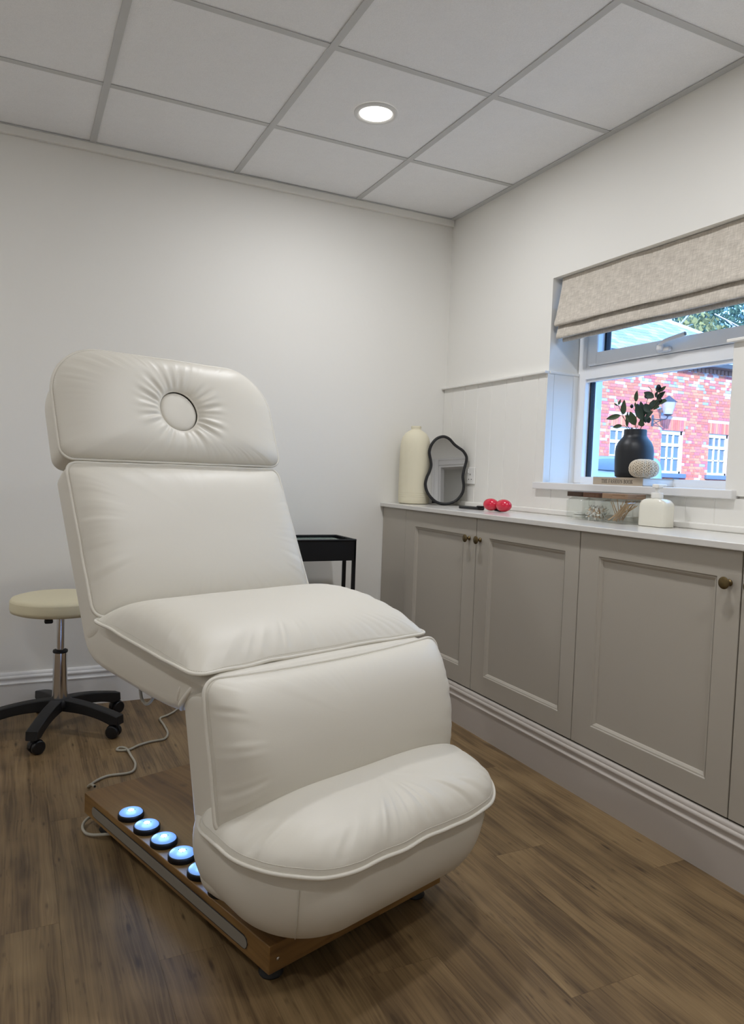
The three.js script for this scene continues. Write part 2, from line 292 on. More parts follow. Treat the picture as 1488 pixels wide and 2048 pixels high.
// ---------------------------------------------------------------- cabinets under the window
const CF = -0.345;           // front face of the doors
function doorGeo(w, h) {     // door lies in the yz plane, front to -x, origin at lower left (z=0,y=0)
  const parts = [], t = 0.022, fl = 0.098, fr = 0.076, fb = 0.076, ft = 0.074, m = 0.016, dp = 0.01;
  const box = (z0, z1, y0, y1, x0, x1) => parts.push(lim(x0, x1, y0, y1, z0, z1));
  return { t, fl, fr, fb, ft, m, dp };
}
function door(parent, z0, z1, y0, y1, inset, knobZ, knobY) {
  const g = new THREE.Group(); g.name = 'door'; parent.add(g);
  const [a, b] = inset, yb = 0.238, yt = 0.79, t = 0.02, x0 = CF, x1 = CF + t;
  const s = new THREE.Shape(); s.moveTo(z0, y0); s.lineTo(z1, y0); s.lineTo(z1, y1); s.lineTo(z0, y1); s.closePath();
  const hl = new THREE.Path(); hl.moveTo(a, yb); hl.lineTo(a, yt); hl.lineTo(b, yt); hl.lineTo(b, yb); hl.closePath(); s.holes.push(hl);
  const e = new THREE.ExtrudeGeometry(s, { depth: t - 0.003, bevelEnabled: true, bevelThickness: 0.0015, bevelSize: 0.0015, bevelOffset: -0.0015, bevelSegments: 2 });
  // shape x -> world z, shape y -> world y, depth -> +x
  const mtx = new THREE.Matrix4().makeBasis(V(0, 0, 1), V(0, 1, 0), V(1, 0, 0)); e.applyMatrix4(mtx);
  { const ix = e.attributes.position; for (let i = 0; i < ix.count; i += 3) for (const k of ['position', 'normal', 'uv']) { const at = e.attributes[k], n = at.itemSize; for (let c = 0; c < n; c++) { const q = at.array[(i + 1) * n + c]; at.array[(i + 1) * n + c] = at.array[(i + 2) * n + c]; at.array[(i + 2) * n + c] = q; } } e.computeVertexNormals(); }
  e.translate(x0 + 0.0015, 0, 0);
  mesh('frame', e, M.cabinet, g);
  mesh('panel', lim(x0 + 0.011, x1, yb - 0.01, yt + 0.01, a - 0.01, b + 0.01), M.cabinet, g);
  // stepped ogee moulding round the recessed panel, mitred
  const prof = [[0, 0.0], [0.002, 0.0025], [0.006, 0.0035], [0.012, 0.0085], [0.0135, 0.011]];
  const pos = [];
  const ring = (d) => [[a + d, yb + d], [b - d, yb + d], [b - d, yt - d], [a + d, yt - d]];
  for (let i = 0; i + 1 < prof.length; i++) {
    const [d0, e0] = prof[i], [d1, e1] = prof[i + 1], r0 = ring(d0), r1 = ring(d1);
    for (let k = 0; k < 4; k++) { const n = (k + 1) % 4, A = [x0 + e0, r0[k][1], r0[k][0]], B = [x0 + e0, r0[n][1], r0[n][0]], C = [x0 + e1, r1[n][1], r1[n][0]], D = [x0 + e1, r1[k][1], r1[k][0]]; pos.push(...A, ...B, ...C, ...A, ...C, ...D); }
  }
  const mg = new THREE.BufferGeometry(); mg.setAttribute('position', new THREE.Float32BufferAttribute(pos, 3)); mg.computeVertexNormals(); mg.setAttribute('uv', new THREE.Float32BufferAttribute(new Float32Array(pos.length / 3 * 2), 2));
  const mm = mesh('panel_moulding', mg, M.cabinet, g); mm.material = M.cabinet2 ??= (() => { const c = M.cabinet.clone(); c.side = THREE.DoubleSide; return c; })();
  if (knobZ) {
    const k = mesh('knob', lathe([[0, 0], [0.0085, 0], [0.0095, 0.002], [0.0085, 0.004], [0.0055, 0.006], [0.0048, 0.011], [0.0055, 0.014], [0.0095, 0.0175], [0.0155, 0.0215], [0.0165, 0.0235], [0.0155, 0.0255], [0.009, 0.0275], [0, 0.028]], 36), M.knob, g);
    k.rotation.z = Math.PI / 2; k.position.set(CF, knobY, knobZ); k.userData.label = 'antique brass round knob';
  }
  return g;
}
{
  const y0 = 0.163, y1 = 0.864;
  const mk = (label, z0, z1) => { const g = group('base_cabinet'); tag(g, label, 'cabinet', 'grey painted cabinets under the worktop'); mesh('carcass', lim(CF + 0.0205, -0.002, 0.02, 0.866, z0 + 0.001, z1 - 0.001), M.carcass, g); return g; };
  const c1 = mk('grey double-door cabinet in the corner, under the mirror', 0.002, 1.4465);
  mesh('filler_panel', lim(CF, CF + 0.02, 0.12, y1, 0.003, 0.2415, 0.0012), M.cabinet, c1);
  door(c1, 0.243, 0.8395, y0, y1, [0.336, 0.748], 0.793, 0.779);
  door(c1, 0.843, 1.4525 - 0.007, y0, y1, [0.931, 1.3765], 0.872, 0.779);
  const c2 = mk('grey double-door cabinet in front, under the soap bottle', 1.4475, 2.66);
  door(c2, 1.4495, 2.0495, y0, y1, [1.5365, 1.976], 2.0165, 0.779);
  door(c2, 2.0535, 2.66, y0, y1, [2.145, 2.58], 2.09, 0.779);
  const c3 = mk('grey double-door cabinet at the end near the doorway', 2.661, 3.9);
  door(c3, 2.663, 3.27, y0, y1, [2.75, 3.19], 3.23, 0.779); door(c3, 3.274, 3.9, y0, y1, [3.36, 3.81], 3.31, 0.779);
}
tag(mesh('worktop', rbx(0.362, 0.02, 3.9, 0.003, -0.183, 0.876, 1.952), M.worktop), 'long pale stone worktop running under the window', 'worktop');

// ---------------------------------------------------------------- treatment chair
const chair = group('treatment_chair', -1.335, 0, 1.885, 17.6 * Math.PI / 180);
tag(chair, 'large off-white padded treatment chair on a wooden base', 'chair');
// outline of a cushion: half width, length, radii at the near (t=0) and far (t=L) corners
function outlinePts(hw, L, r0, r1, n, t0 = 0) {
  const c = [], arc = (cx, cy, r, a0, a1) => { for (let i = 0; i <= 24; i++) { const a = a0 + (a1 - a0) * i / 24; c.push([cx + r * Math.cos(a), cy + r * Math.sin(a)]); } };
  arc(hw - r0, t0 + r0, r0, -Math.PI / 2, 0); arc(hw - r1, L - r1, r1, 0, Math.PI / 2); arc(-hw + r1, L - r1, r1, Math.PI / 2, Math.PI); arc(-hw + r0, t0 + r0, r0, Math.PI, Math.PI * 1.5); c.push(c[0]);
  const acc = [0]; for (let i = 1; i < c.length; i++) acc.push(acc[i - 1] + Math.hypot(c[i][0] - c[i - 1][0], c[i][1] - c[i - 1][1]));
  const out = [], T = acc[acc.length - 1]; let k = 0;
  for (let i = 0; i < n; i++) { const s = T * i / n; while (acc[k + 1] < s) k++; const f = (s - acc[k]) / Math.max(1e-9, acc[k + 1] - acc[k]); out.push([lerp(c[k][0], c[k + 1][0], f), lerp(c[k][1], c[k + 1][1], f)]); }
  return { pts: out, length: T };
}
// frame: start point and end point of the cushion's middle line in the (z, y) plane; normal to the side given by sgn
function frame([z0, y0], [z1, y1], sgn = 1) {
  const L = Math.hypot(z1 - z0, y1 - y0), tz = (z1 - z0) / L, ty = (y1 - y0) / L, nz = ty * sgn, ny = -tz * sgn;
  return { L, at: (a, t, h) => [a, y0 + ty * t + ny * h, z0 + tz * t + nz * h] };
}
// pleats that run in from the seam
function pleat(s, sd, dens = 1) { const f = 42 * dens; const a = noise2(s * f, 0.5, sd) - 0.5, b = noise2(s * f * 2.3, 7.5, sd + 3) - 0.5; return a * 1.3 + b * 0.8; }
function pillow(name, parent, fr, o) {
  const N = o.n ?? 420, MR = 44, { hw, r0, r1, top, under } = o, L = o.L ?? fr.L, ol = outlinePts(hw, L, r0, r1, N), cx = (() => { if (o.bow) for (const q of ol.pts) if (q[1] > L * 0.8) q[1] -= o.bow * (1 - Math.pow(q[0] / hw, 2)); return 0; })(), cy = L / 2 + (o.shift ?? 0), len = ol.length, sd = o.seed;
  const pos = [], uv = [], idx = [];
  const wave = (i) => { const s = i / N * len; return (noise2(s * 16, 1.5, sd + 40, Math.round(16 * len) || 1) - 0.5) * (o.wavy ?? 0.004); };
  const hole = o.hole;
  const build = (sign, Ht, flip) => {
    const base = pos.length / 3;
    for (let j = 0; j <= MR; j++) {
      const q = 1 - Math.pow(1 - j / MR, 1.7);
      for (let i = 0; i < N; i++) {
        const [ox, oy] = ol.pts[i]; let x, y, rho = q, h;
        if (hole && sign > 0) {
          const an = Math.atan2(oy - hole.y, ox - hole.x), ix = hole.x + Math.cos(an) * hole.rx, iy = hole.y + Math.sin(an) * hole.ry;
          x = lerp(ix, ox, q); y = lerp(iy, oy, q); const dist = Math.hypot(x - hole.x, y - hole.y) - hole.rx;
          h = Ht * Math.pow(1 - Math.pow(rho, o.pw ?? 3), o.ex ?? 0.62);
          h -= hole.dip * Math.exp(-dist / 0.055) + hole.dip * 0.35 * Math.exp(-dist / 0.008);
          const band = sstep(0.003, 0.02, dist) * (1 - sstep(0.03, 0.105, dist));
          const side = 0.35 + 0.65 * Math.pow(Math.abs(Math.sin(an * 1.0 + 0.9)), 2) * 0 + 0.65 * (0.5 + 0.5 * Math.cos(2 * (an + 0.25)));
          const rw = Math.sin(an * 17 + 2.2 * Math.sin(an * 3 + 1)) * 0.6 + Math.sin(an * 29 + 1.7 * Math.sin(an * 2)) * 0.4;
          h += hole.pleat * band * side * rw;
        } else { x = lerp(cx, ox, q); y = lerp(cy, oy, q); h = o.barrel ? Ht * Math.pow(Math.max(0, 1 - Math.pow(Math.abs(y - L / 2) / (L / 2), o.pw)), o.ex) * Math.pow(Math.max(0, 1 - Math.pow(Math.abs(x) / hw, 11)), 0.45) * Math.pow(Math.max(0, 1 - Math.pow(rho, 16)), 0.5) : Ht * Math.pow(Math.max(0, 1 - Math.pow(rho, o.pw ?? 3)), o.ex ?? 0.62); }
        const s = i / N * len, depth = 0.05 + 0.1 * noise2(s * 9, 2.5, sd + 11), d = Math.hypot(ox - x, oy - y);
        const strength = (o.where ? o.where(ox, oy, L) : 1);
        const band = sstep(0.0015, 0.012, d) * (1 - sstep(depth * 0.35, depth, d));
        h += sign * 0 + (o.pleats ?? 0.0025) * strength * band * pleat(s, sd, o.dens ?? 1);
        h += (o.lump ?? 0.004) * (fbm(x * 6 + 3, y * 6, sd + 60, 2) - 0.5) * (1 - rho * rho);
        const P3 = fr.at(x, y, sign > 0 ? h + wave(i) * q * q : -h + wave(i) * q * q); pos.push(...P3); uv.push(x * 6, y * 6);
      }
    }
    for (let j = 0; j < MR; j++) for (let i = 0; i < N; i++) {
      const a = base + j * N + i, b = base + j * N + (i + 1) % N, c = a + N, d = b + N;
      if (flip) idx.push(a, b, c, b, d, c); else idx.push(a, c, b, b, c, d);
    }
  };
  build(1, top, o.flip); build(-1, under, !o.flip);
  const g = new THREE.BufferGeometry(); g.setAttribute('position', new THREE.Float32BufferAttribute(pos, 3)); g.setAttribute('uv', new THREE.Float32BufferAttribute(uv, 2)); g.setIndex(idx); g.computeVertexNormals();
  const m = mesh(name, g, M.vinyl, parent);
  const pr = o.pipe ?? 0.0042, K = 3, pp = []; for (let i = 0; i < N; i += K) { const [x, y] = ol.pts[i], l = Math.hypot(x, y - cy); pp.push(V(...fr.at(x + x / l * 0.002, y + (y - cy) / l * 0.002, wave(i)))); }
  mesh('piping', tube(pp, pr, N, 8, true), M.piping, m);
  // stitch line just inside the piping
  const st = [], sg = new THREE.CapsuleGeometry(0.0007, 0.0032, 2, 5); sg.rotateZ(Math.PI / 2);
  const step = Math.max(1, Math.round(0.0062 / (len / N))), topAt = (i, jj) => { const b = (jj * N + (i % N)) * 3; return V(pos[b], pos[b + 1], pos[b + 2]); };
  for (let i = 0; i < N; i += step) { const A = topAt(i, MR - 3), B = topAt(i + 1, MR - 3), dir = B.clone().sub(A).normalize(), gq = sg.clone(); gq.applyQuaternion(new THREE.Quaternion().setFromUnitVectors(V(1, 0, 0), dir)); gq.translate(A.x, A.y, A.z); st.push(gq); }
  const sm = mesh('stitching', merge(st), M.thread, m); sm.userData.kind = 'stuff';
  return m;
}
// padded body behind a cushion: outline pushed back from d0 to d1 with a rounded far edge
function shell(name, parent, fr, o) {
  const N = 220, ol = outlinePts(o.hw, o.L ?? fr.L, o.r0, o.r1, N, o.t0 ?? 0), L = o.L ?? fr.L, cy = (L + (o.t0 ?? 0)) / 2, pos = [], idx = [], uv = [];
  const rings = [], R = o.round, D = o.d1 - o.d0, nr = 10;
  rings.push([o.d0 - 0.0, 0.5]); rings.push([o.d0, 0.02]);
  for (let i = 0; i <= 4; i++) { const a = i / 4 * Math.PI / 2; rings.push([o.d0 - 0.015 * (1 - Math.cos(a)) + (o.d0 > o.d1 ? 0 : 0), 0.015 * (1 - Math.sin(a))]); }
  for (let i = 1; i < 6; i++) rings.push([lerp(o.d0 - 0.015, o.d1 + R, i / 6), -(o.belly ?? 0.004) * Math.sin(i / 6 * Math.PI)]);
  for (let i = 0; i <= nr; i++) { const a = i / nr * Math.PI / 2; rings.push([o.d1 + R - R * Math.sin(a), (o.roundIn ?? R) * (1 - Math.cos(a))]); }
  rings.push([o.d1 - 0.004, (o.roundIn ?? R) + 0.08]); rings.push([o.d1 - 0.006, 0.5]);
  for (const [d, inset] of rings) for (let i = 0; i < N; i++) {
    const [x, y] = ol.pts[i], nx = ol.pts[(i + 1) % N], px = ol.pts[(i + N - 1) % N], tx = nx[0] - px[0], ty = nx[1] - px[1], tl = Math.hypot(tx, ty), ox = ty / tl, oy = -tx / tl;
    let X, Y; if (inset >= 0.5) { X = x * 0.05; Y = cy + (y - cy) * 0.05; } else { X = x - ox * inset; Y = y - oy * inset; if (inset > 0.06) { const k = 1 - inset / Math.hypot(x, y - cy) * 1.0; X = x * Math.max(0.1, k); Y = cy + (y - cy) * Math.max(0.1, k); } }
    pos.push(...fr.at(X, Y, d + (o.shape ? o.shape(X, Y, d) : 0))); uv.push(x * 6, d * 6);
  }
  for (let j = 0; j + 1 < rings.length; j++) for (let i = 0; i < N; i++) { const a = j * N + i, b = j * N + (i + 1) % N, c = a + N, d = b + N; if (o.flip) idx.push(a, c, b, b, c, d); else idx.push(a, b, c, b, d, c); }
  const g = new THREE.BufferGeometry(); g.setAttribute('position', new THREE.Float32BufferAttribute(pos, 3)); g.setAttribute('uv', new THREE.Float32BufferAttribute(uv, 2)); g.setIndex(idx); g.computeVertexNormals();
  return mesh(name, g, M.vinyl, parent);
}
{
  // frames: head, back, seat, leg, foot (z, y)
  const fh = frame([-0.815, 1.043], [-0.934, 1.353]), fb = frame([-0.619, 0.65], [-0.814, 1.032]), fs = frame([-0.62, 0.645], [-0.123, 0.616], -1), fl = frame([-0.033, 0.325], [-0.099, 0.613]), ff = frame([-0.125, 0.323], [0.197, 0.297], -1);
  const head = pillow('head_cushion', chair, fh, { hw: 0.355, r0: 0.035, r1: 0.15, top: 0.052, under: 0.012, seed: 3, flip: true, pleats: 0.0016, hole: { x: 0.004, y: 0.155, rx: 0.062, ry: 0.064, dip: 0.022, pleat: 0.0042 }, pw: 3.2, ex: 0.6, wavy: 0.003, n: 480 });
  // face-hole plug and seam ring
  {
    const R = 0.0617, pos = [], idx = [], uv = [], n = 64, k = 10;
    for (let j = 0; j <= k; j++) for (let i = 0; i < n; i++) { const a = i / n * Math.PI * 2, r = R * j / k, h = 0.0195 + 0.007 * (1 - Math.pow(j / k, 4)) - (j === k ? 0.005 : 0); pos.push(...fh.at(0.004 + r * Math.cos(a), 0.155 + r * 1.03 * Math.sin(a), h)); uv.push(r * Math.cos(a) * 6, r * Math.sin(a) * 6); }
    for (let j = 0; j < k; j++) for (let i = 0; i < n; i++) { const a = j * n + i, b = j * n + (i + 1) % n; idx.push(a, b, a + n, b, b + n, a + n); }
    const g = new THREE.BufferGeometry(); g.setAttribute('position', new THREE.Float32BufferAttribute(pos, 3)); g.setAttribute('uv', new THREE.Float32BufferAttribute(uv, 2)); g.setIndex(idx); g.computeVertexNormals();
    const pl = mesh('face_hole_plug', g, M.vinyl, head); pl.userData.label = 'oval plug in the face hole';
    const ring = [], wall = []; for (let i = 0; i < 48; i++) { const a = i / 48 * Math.PI * 2; ring.push(V(...fh.at(0.004 + 0.0632 * Math.cos(a), 0.155 + 0.0655 * Math.sin(a), 0.0225))); }
    mesh('face_hole_rim', tube(ring, 0.0028, 96, 8, true), M.piping, head);
  }
  shell('head_shell', chair, fh, { hw: 0.338, r0: 0.04, r1: 0.15, d0: -0.008, d1: -0.15, round: 0.05, L: 0.325, t0: 0.003 });
  pillow('back_cushion', chair, fb, { hw: 0.342, r0: 0.03, r1: 0.03, top: 0.055, under: 0.016, seed: 17, flip: true, pleats: 0.003, barrel: 1, pw: 2.8, ex: 0.6, where: (x, y, L) => (Math.abs(x) > 0.33 ? 1 : 0.25) });
  shell('back_shell', chair, fb, { hw: 0.318, r0: 0.03, r1: 0.02, d0: -0.01, d1: -0.165, round: 0.035, L: 0.45, t0: -0.045 });
  pillow('seat_cushion', chair, fs, { hw: 0.345, r0: 0.025, r1: 0.03, top: 0.08, under: 0.026, seed: 29, bow: 0.012, flip: false, pleats: 0.0042, barrel: 1, pw: 2.3, ex: 0.66, wavy: 0.006, where: (x, y, L) => (y < 0.03 ? 0 : 1) });
  pillow('leg_cushion', chair, fl, { hw: 0.343, r0: 0.025, r1: 0.035, top: 0.078, under: 0.016, seed: 41, bow: 0.012, flip: true, pleats: 0.0045, barrel: 1, pw: 2.2, ex: 0.62, where: (x, y, L) => (Math.abs(x) > 0.33 ? 1 : 0.1) });
  pillow('foot_cushion', chair, ff, { hw: 0.352, r0: 0.06, r1: 0.19, top: 0.078, under: 0.012, seed: 57, flip: false, pleats: 0.0075, dens: 0.9, pw: 3.6, ex: 0.52, wavy: 0.009, where: (x, y, L) => (y > 0.08 ? 1 : 0.3) });
  shell('leg_shell', chair, fl, { hw: 0.318, r0: 0.05, r1: 0.03, d0: -0.012, d1: -0.158, round: 0.04, L: 0.275, t0: -0.16 });
  // seat body: side profile swept across
  {
    const s = new THREE.Shape(); const p = [[-0.738, 0.583], [-0.725, 0.556], [-0.695, 0.535], [-0.64, 0.523], [-0.48, 0.516], [-0.36, 0.512], [-0.262, 0.516], [-0.2, 0.535], [-0.13, 0.56], [-0.12, 0.585], [-0.14, 0.598], [-0.4, 0.614], [-0.6, 0.626], [-0.66, 0.64], [-0.72, 0.63]];
    s.moveTo(...p[0]); s.splineThru(p.slice(1).map(([a, b]) => new THREE.Vector2(a, b))); s.closePath();
    const e = new THREE.ExtrudeGeometry(s, { depth: 0.57, bevelEnabled: true, bevelThickness: 0.034, bevelSize: 0.028, bevelOffset: -0.012, bevelSegments: 8, curveSegments: 24 });
    e.translate(0, 0, -0.285); e.rotateY(-Math.PI / 2);   // shape x -> z
    mesh('seat_shell', toCreasedNormals(mergeVertices(e), 0.7), M.vinyl, chair);
  }
  // foot body: a bowl under the foot cushion
  {
    const N = 240, ol = outlinePts(0.338, 0.312, 0.08, 0.19, N, -0.06), pos = [], idx = [], uv = [], rings = [[-0.002, 0.4], [-0.002, 0.03], [-0.004, 0.012], [-0.012, 0.003]];
    for (let i = 0; i <= 16; i++) { const a = i / 16 * Math.PI / 2, k = Math.pow(Math.sin(a), 1.0); rings.push([-0.035 - 0.155 * k, 0.1 * (1 - Math.pow(Math.cos(a), 1.15)) - 0.006 * Math.sin(2 * a)]); }
    rings.push([-0.194, 0.14]); rings.push([-0.196, 0.4]);
    const cy = 0.12;
    for (const [d, ins] of rings) for (let i = 0; i < N; i++) { const [x, y] = ol.pts[i], l = Math.hypot(x, y - cy), k = ins >= 0.4 ? 0.02 : 1; let nx, ny; { const a = ol.pts[(i + 1) % N], b = ol.pts[(i + N - 1) % N], tx = a[0] - b[0], ty = a[1] - b[1], tl = Math.hypot(tx, ty); nx = ty / tl; ny = -tx / tl; } let X = x - nx * ins, Y = y - ny * ins; if (ins >= 0.1) { X = x * (1 - ins / l * 0.95); Y = cy + (y - cy) * (1 - ins / l * 0.95); } if (k < 1) { X = x * k; Y = cy + (y - cy) * k; } pos.push(...ff.at(X, Y, d)); uv.push(x * 6, d * 6); }
    for (let j = 0; j + 1 < rings.length; j++) for (let i = 0; i < N; i++) { const a = j * N + i, b = j * N + (i + 1) % N; idx.push(a, a + N, b, b, a + N, b + N); }
    for (let i = 0; i < idx.length; i += 3) { const q = idx[i + 1]; idx[i + 1] = idx[i + 2]; idx[i + 2] = q; }
    const g = new THREE.BufferGeometry(); g.setAttribute('position', new THREE.Float32BufferAttribute(pos, 3)); g.setAttribute('uv', new THREE.Float32BufferAttribute(uv, 2)); g.setIndex(idx); g.computeVertexNormals();
    const fsM = mesh('foot_shell', g, M.vinyl, chair);
    // upright seams with twin stitch lines on the front
    for (const sx of [-1, 1]) {
      const at = (ring, frac) => { const i = Math.round(frac * N) % N, b = ((4 + ring) * N + i) * 3; return V(pos[b], pos[b + 1], pos[b + 2]); };
      let best = 0, bd = 9; for (let i = 0; i < N; i++) { const [x, y] = ol.pts[i], d = Math.hypot(x - sx * 0.27, y - 0.27); if (d < bd) { bd = d; best = i / N; } }
      for (const o of [-0.0035, 0.0035]) mesh('seam', tube([0, 2, 4, 6, 8, 10, 12, 14].map((k) => at(k, best).add(V(o, 0, 0))), 0.0009, 40, 5), M.thread, fsM);
    }
  }
  // gathers at the knee on both sides
  for (const sx of [-1, 1]) {
    mesh('knee_fold', tube([[sx * 0.306, 0.59, -0.17], [sx * 0.317, 0.56, -0.195], [sx * 0.319, 0.53, -0.222], [sx * 0.306, 0.512, -0.244]], 0.0065, 24, 10), M.vinyl, chair);
    mesh('knee_fold', tube([[sx * 0.302, 0.585, -0.225], [sx * 0.3155, 0.56, -0.232], [sx * 0.3155, 0.535, -0.241], [sx * 0.302, 0.514, -0.25]], 0.005, 24, 10), M.vinyl, chair);
  }
  // lift column and frame between base and seat
  mesh('lift_column', lim(-0.115, 0.115, 0.09, 0.52, -0.44, -0.29, 0.008), M.steel, chair);
  mesh('seat_frame', lim(-0.2, 0.2, 0.495, 0.53, -0.55, -0.25, 0.006), M.steel, chair);
  // wooden base
  {
    const b = new THREE.Group(); b.name = 'base_board'; chair.add(b);
    const W = 0.256, z0 = -0.87, z1 = 0.028, y0 = 0.036, y1 = 0.095;
    mesh('board', metres(rbx(2 * W, y1 - y0 - 0.0, z1 - z0, 0.0025, 0, (y0 + y1) / 2, (z0 + z1) / 2)), M.oak, b);
    for (const sx of [-1, 1]) {
      // long rounded light strip let into each side
      const s = new THREE.Shape(), l0 = -0.80, l1 = -0.06, h = 0.0125, yc = 0.063; s.moveTo(l0, yc - h); s.lineTo(l1, yc - h); s.absarc(l1, yc, h, -Math.PI / 2, Math.PI / 2, false); s.lineTo(l0, yc + h); s.absarc(l0, yc, h, Math.PI / 2, Math.PI * 1.5, false);
      const e = new THREE.ExtrudeGeometry(s, { depth: 0.002, bevelEnabled: true, bevelSize: 0.001, bevelThickness: 0.001, bevelSegments: 2 }); e.rotateY(-Math.PI / 2); e.translate(sx * (W + 0.0005) + 0.001, 0, 0);
      mesh('light_strip', e, M.diffuser, b);
      const rim = []; for (let i = 0; i < 60; i++) { const t = i / 60 * Math.PI * 2, c = Math.cos(t), q = Math.sin(t); rim.push(V(sx * (W + 0.0012), yc + (h + 0.001) * q, c > 0 ? l1 + (h + 0.001) * c : l0 + (h + 0.001) * c)); }
      mesh('strip_rim', tube(rim, 0.0012, 160, 5, true), M.black, b);
      for (const z of [-0.80, -0.02]) { const f = mesh('foot', lathe([[0, 0], [0.024, 0], [0.026, 0.004], [0.02, 0.012], [0.013, 0.018], [0.013, 0.038], [0, 0.038]], 28), M.black, b); f.position.set(sx * 0.215, 0, z); }
    }
    const sc = mesh('screw', lathe([[0, 0], [0.004, 0], [0.0035, 0.002], [0, 0.0025]], 16), M.chrome, b); sc.rotation.x = Math.PI / 2; sc.position.set(-0.235, 0.063, z1);
  }
}
// push lights on the base
const puckNames = ['farthest from the foot end', 'second from the back', 'in the middle of the five', 'second from the foot end', 'half hidden behind the foot rest'];
for (let i = 0; i < 6; i++) {
  const z = -0.648 + i * 0.0905, x = -0.222;
  const c = Math.cos(17.6 * Math.PI / 180), s = Math.sin(17.6 * Math.PI / 180);
  const g = group('push_light', -1.335 + x * c + z * s, 0.0953, 1.885 - x * s + z * c, 0.3);
  tag(g, i < 5 ? 'round glowing blue-white push light on wooden base, ' + puckNames[i] : 'round black push light on wooden base under the foot rest', 'light', 'push lights on the wooden chair base');
  mesh('body', lathe([[0, 0], [0.0335, 0], [0.0335, 0.011], [0.032, 0.0135], [0.0305, 0.0135], [0.0305, 0.01], [0, 0.01]], 40), M.black, g);
  if (i === 5) { mesh('lens', lathe([[0.0305, 0.0125], [0.02, 0.018], [0, 0.02]].reverse().map(([a, b]) => [a, b]), 40), M.blackGloss, g); continue; }
  const l = mesh('lens', lathe([[0.0305, 0.0115], [0.0302, 0.014], [0.028, 0.0165], [0.02, 0.0185], [0.012, 0.0194], [0.0085, 0.0196]], 40), M.puckGlow, g);
  mesh('centre', lathe([[0.0086, 0.0195], [0.006, 0.0203], [0, 0.0206]], 7), M.puckLed, l);
  for (const a of [0.4, 1.9, 4.2]) { const d = mesh('contact', bx(0.0026, 0.0008, 0.0014), M.black, l); d.position.set(0.0098 * Math.cos(a), 0.0198, 0.0095 * Math.sin(a)); d.rotation.y = -a; }
  const pl = new THREE.PointLight(0x9cc4ff, 0.012, 0, 2); pl.position.set(0, 0.035, 0); pl.shadow.radius = 1; g.add(pl);
}

// ---------------------------------------------------------------- cable, stool, trolley
tag(mesh('power_cable', merge([
  tube([[-1.80, 0.045, 0.985], [-1.806, 0.03, 0.93], [-1.81, 0.006, 0.888], [-1.78, 0.005, 0.845], [-1.745, 0.005, 0.822], [-1.671, 0.005, 0.818], [-1.648, 0.005, 0.76], [-1.65, 0.005, 0.68], [-1.662, 0.009, 0.6], [-1.68, 0.007, 0.585], [-1.69, 0.005, 0.6], [-1.655, 0.005, 0.614], [-1.61, 0.005, 0.58], [-1.566, 0.005, 0.56], [-1.515, 0.005, 0.55], [-1.492, 0.005, 0.5], [-1.488, 0.005, 0.4], [-1.487, 0.005, 0.31], [-1.455, 0.005, 0.285], [-1.42, 0.006, 0.25], [-1.36, 0.03, 0.2], [-1.28, 0.06, 0.12]], 0.0042, 260, 8),
  tube([[-1.78, 0.02, 1.11], [-1.83, 0.014, 1.125], [-1.848, 0.01, 1.16], [-1.838, 0.008, 1.21], [-1.77, 0.02, 1.26]], 0.0042, 60, 8)]), M.cable), 'thin grey-beige power cable winding across the floor behind the chair', 'cable');
tag(mesh('hanging_cable', tube([[-1.728, 0.503, 1.31], [-1.724, 0.45, 1.322], [-1.72, 0.412, 1.332], [-1.713, 0.404, 1.352], [-1.706, 0.414, 1.375], [-1.7, 0.436, 1.395], [-1.69, 0.503, 1.42]], 0.0042, 60, 8), M.cable), 'short loop of cable hanging under the chair seat', 'cable');
